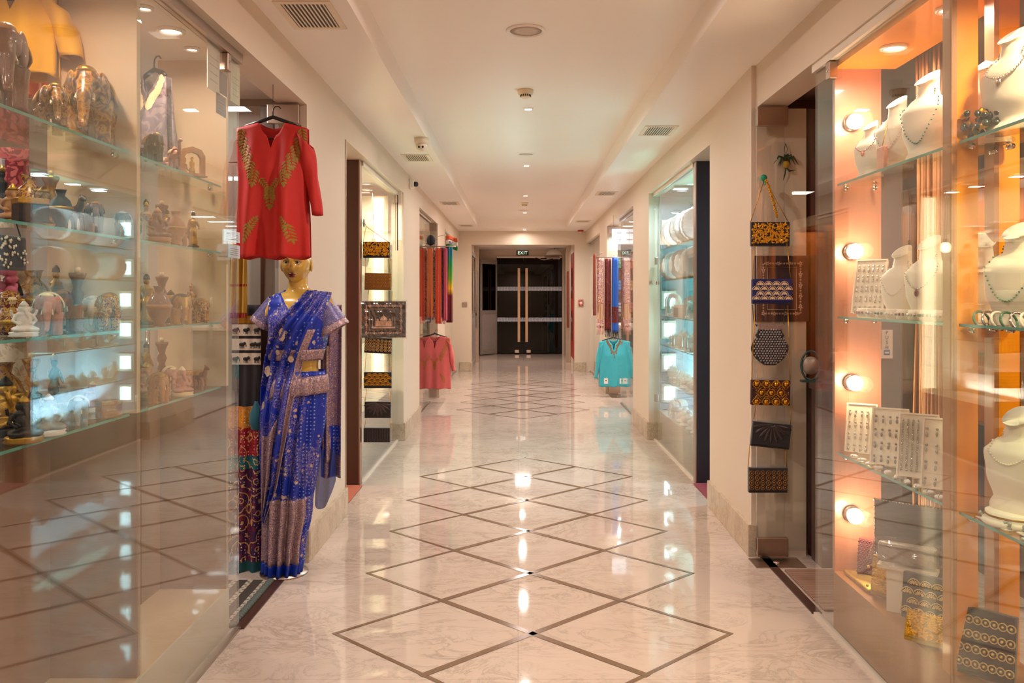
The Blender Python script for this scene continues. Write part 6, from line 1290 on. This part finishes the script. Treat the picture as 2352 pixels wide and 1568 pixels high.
def fig_floral():
    r = thing('marble_carving', 'x', 'carving'); b = MB(); R = random.Random(3)
    for k in range(22): a = R.uniform(0, 6.28); rr = R.uniform(.1, .42); b.ell((rr*math.cos(a)*.7, rr*math.sin(a), .15+.6*(1-rr*1.6)*R.uniform(.4, 1)), (.14, .17, .11), (R.random()*3, R.random(), 0), 8, 5)
    b.build('carved_mass', WMARB, r, remesh=.03); b = MB(); b.lathe([(.5, 0), (.5, .06), (.4, .12), (0, .12)], n=20); b.build('base', WMARB, r); return Kind(r)
KPL, KPA, KFL = fig_plate(), fig_palace(), fig_floral()
GM = 'white marble goods in the right middle window'
def mrow(kind, nm, z, ys, h, rz, x=1.50, extra='row'):
    for i, y in enumerate(ys): kind.put((x+.01*(i % 2), y, z), rz+.15*(i % 3), '%s, %s from the jamb on the %s' % (nm, ORD[i], extra), GM+' '+extra, h)
mrow(KPL, 'white scalloped marble plate', 1.861, (6.62, 6.74, 6.86, 6.98, 7.12, 7.45, 7.62), .27, .75+PI, 1.44, 'topmost shelf')
mrow(KPL, 'inlaid white marble plate', 1.561, (6.60, 6.72, 6.84, 6.96, 7.12, 7.5, 7.66), .25, .75+PI, 1.43, 'fifth shelf')
for i, (k, mk, y, h) in enumerate((('elephant', 'M', 6.62, .15), ('arch', 'M', 6.8, .19), ('box', 'M', 6.98, .11), ('box', 'K', 7.16, .12), ('seated', 'M', 7.35, .17), ('arch', 'M', 7.6, .22))): fig(k, mk, (1.44, y, 1.222), h, PI+.6, '%s %s, %s on the fourth shelf of the marble window' % (KM[mk][2], KN[k].split()[0], ORD[i]), 'carvings on the fourth marble shelf')
mrow(KPA, 'white domed marble palace model', .951, (6.68, 6.93, 7.18, 7.43), .165, 0, 1.475, 'third shelf')
mrow(KFL, 'white carved marble flower cluster', .951, (7.66,), .16, 0, 1.46, 'third shelf far end')
mrow(KFL, 'white carved marble cluster', .621, (6.62, 6.80, 6.98), .165, PI, 1.46, 'second shelf')
mrow(KPA, 'small white palace model', .621, (7.18, 7.38), .13, 0, 1.47, 'second shelf')
for i, (k, y, h) in enumerate((('seated', 7.55, .15), ('vase', 7.7, .17))): fig(k, 'M', (1.45, y, .621), h, PI+.6, 'white marble %s at the far end, second marble shelf' % k, 'figures on the second marble shelf')
mrow(KFL, 'low white marble cluster', .302, (6.58, 6.79, 7.0, 7.21), .18, PI, 1.47, 'marble window plinth')
for i, (k, y, h) in enumerate((('elephant', 7.42, .18), ('seated', 7.65, .18))): fig(k, 'M', (1.46, y, .302), h, PI+.6, 'white marble %s at the far end of the marble plinth' % k, 'figures on the marble plinth')
for x, y, l in ((1.48, 6.55, 'square bright lamp in the marble window soffit, nearer'), (1.48, 7.5, 'bright lamp in the marble window soffit, farther')):
    t = thing('recessed_spotlight', l, 'spotlight', (x, y, 2.40), 0, 'lamps in the marble window soffit'); b = MB(); b.box(-.07, .07, -.05, .05, -.012, 0); b.build('rim', WHITEM, t); b = MB(); b.box(-.055, .055, -.038, .038, -.015, -.012); b.build('glowing_face', emis('cool_panel_glow', 'C8F4FF', 8), t)
# small red pinwheel stickers on pier and glass
for k, (x, y, z, l) in enumerate(((px(1495, 8.04), 8.045, pz(650, 8.04), 'tiny red pinwheel shaped mark on the pier face beside the marble window'), (px(1511, 8.0)-.05, 7.93, pz(650, 7.93), 'tiny red pinwheel shaped mark on the marble window glass'))):
    t = thing('auspicious_sticker', l, 'sticker', (x if k == 0 else 1.339, y, z), 0 if k == 0 else PI/2*-1+PI); b = MB(); s_ = .016; w_ = .0035
    for q in range(4):
        a = q*PI/2; ca, sa = math.cos(a), math.sin(a); r2 = lambda u, v: (u*ca-v*sa, -.001, u*sa+v*ca); b.tube([r2(0, 0), r2(s_, 0), r2(s_, -s_)], w_, 4, flat=.2)
    b.build('mark', mat('sticker_red', 'B02A22', .5), t)
# ================================================================ FAR RIGHT AND FAR LEFT SHOPS
PLK = mat('shop_counter_grey', '8A8C90', .3)
t = thing('shop_sign_board', 'white lit signboard hanging in the far right shop window', 'sign', (px(1435, 11.0), 11.0, pz(560, 11.0))); b = MB(); b.box(-.17, .17, -.01, .01, 0, .20); b.build('board', emis('sign_glow', 'E8F4FF', 1.1), t); b = MB(); b.box(-.11, .12, -.013, -.010, .14, .152); b.box(-.08, .10, -.013, -.010, .05, .062); b.build('faded_lines', mat('faded_print', 'B8BCC4', .5), t); b = MB(); b.tube([(-.15, 0, .2), (-.15, 0, 2.50-pz(560, 11.0))], .002, 4); b.build('left_wire', STEEL, t); b = MB(); b.tube([(.15, 0, .2), (.15, 0, 2.50-pz(560, 11.0))], .002, 4); b.build('right_wire', STEEL, t)
t = thing('script_sign', 'clear panel with dark script lettering beside the shawls', 'sign', (px(1447, 10.7), 10.72, pz(582, 10.7))); b = MB(); b.box(-.10, .12, -.004, .004, -.09, .13); b.build('panel', mat('script_panel', 'C8C8CC', .3, alpha=.35), t); text('Pas', .15, (0, -.008, 0), (PI/2, 0, 0), mat('script_ink', '3A3A44', .4), t, 'script_letters', .001, shear=.5); b = MB(); b.tube([(0, 0, .13), (0, 0, 2.5-pz(582, 10.7))], .002, 4); b.build('wire', STEEL, t)
t = thing('shop_counter', 'glossy grey counter inside the far right shop', 'counter', (1.9, 13.5, 0)); b = MB(); b.box(-.2, .9, -1.2, 1.2, 0, .9); b.build('body', PLK, t); b = MB(); b.box(-.24, .94, -1.24, 1.24, .9, .94); b.build('top', WHITEM, t)
for k in range(7):
    t = thing('ceiling_tube', 'bright linear ceiling light, %s from the near end of the far right shop' % ORD[k], 'light', (1.75, 10.0+.7*k, 2.46), 0, 'linear lights across the far right shop ceiling'); b = MB(); b.box(-.22, .22, -.035, .035, -.01, .04); b.build('housing', WHITEM, t); b = MB(); b.box(-.2, .2, -.028, .028, -.016, -.010); b.build('tube', emis('cool_tube_glow', 'E8FAFF', 9), t)
COLS = ['A83A3A', '3A6A9A', 'C8A04A', '6A3A6A', '3A7A5A', 'D87A4A', '8A8A92', 'B86A7A']
for sx, nm, x in ((1, 'right', 2.2), (-1, 'left', -2.2)):
    t = thing('folded_cloth_rack', 'tall open rack of folded cloths inside the far %s shop' % nm, 'rack', (x, 15.1, 0)); b = MB()
    b.box(-.5, -.46, -.2, .2, 0, 2.1); b.box(.46, .5, -.2, .2, 0, 2.1); b.build('uprights', DARKW, t)
    for k in range(5): b = MB(); b.box(-.46, .46, -.2, .2, .3+.4*k, .32+.4*k); b.build('board', DARKW, t)
    for k in range(5):
        for i in range(4):
            c_ = COLS[(k*3+i) % 8]; q = thing('folded_cloth', 'folded cloth pile, %s on the %s board of the far %s rack' % (ORD[i], ORD[k], nm), 'folded cloth', (x-.34+.225*i, 14.98, .324+.4*k), 0, 'folded cloths on the far %s rack' % nm); b = MB()
            for l_ in range(3): b.box(-.1, .1, -.08, .1, .06*l_, .06*l_+.055)
            b.build('layers', cloth('folded_'+c_, c_), q, bevel=.012)
t = thing('display_plinth', 'cream plinth in the farthest left window', 'plinth', (-1.25, 13.9, 0)); b = MB(); b.box(0, -.4, -1.3, 1.4, 0, .4); b.build('body', CREAMP, t); t = joinery(24, (-1.25, 13.9, 0)); b = MB(); b.box(-.4, -.42, -1.3, 1.4, .4, 2.38); b.build('back_panel', LCW, t)
for k, y in enumerate((13.0, 13.6, 14.2, 14.8)): put_bust('pearl', PEARL, .45, None, (-1.45, y, .4), .5, PI-.4, 'tall ivory bust, %s in the farthest left window' % ORD[k], 'ivory busts in the farthest left window')
t = thing('low_cabinet', 'glossy grey low cabinet in the left scarf shop window', 'cabinet', (-1.3, 10.1, 0)); b = MB(); b.box(0, -.4, -.7, .7, 0, .45); b.build('body', PLK, t); t = joinery(25, (-1.3, 10.1, 0)); b = MB(); b.box(-.4, -.42, -.7, .7, .45, 1.9); b.build('back_panel', GREYW, t)
for k, y in enumerate((9.6, 9.95, 10.3, 10.6)): fig(('vase', 'seated', 'elephant', 'vase')[k], ('K', 'G', 'K', 'B')[k], (-1.48, y, .452), .28, 0, '%s, %s on the low cabinet in the left scarf shop' % (('grey stone vase', 'golden seated figure', 'grey stone elephant', 'brown vase')[k], ORD[k]), 'ornaments in the left scarf shop')
spot(-1.6, 10.2, 2.49, .05, 'small spotlight inside the left scarf shop');
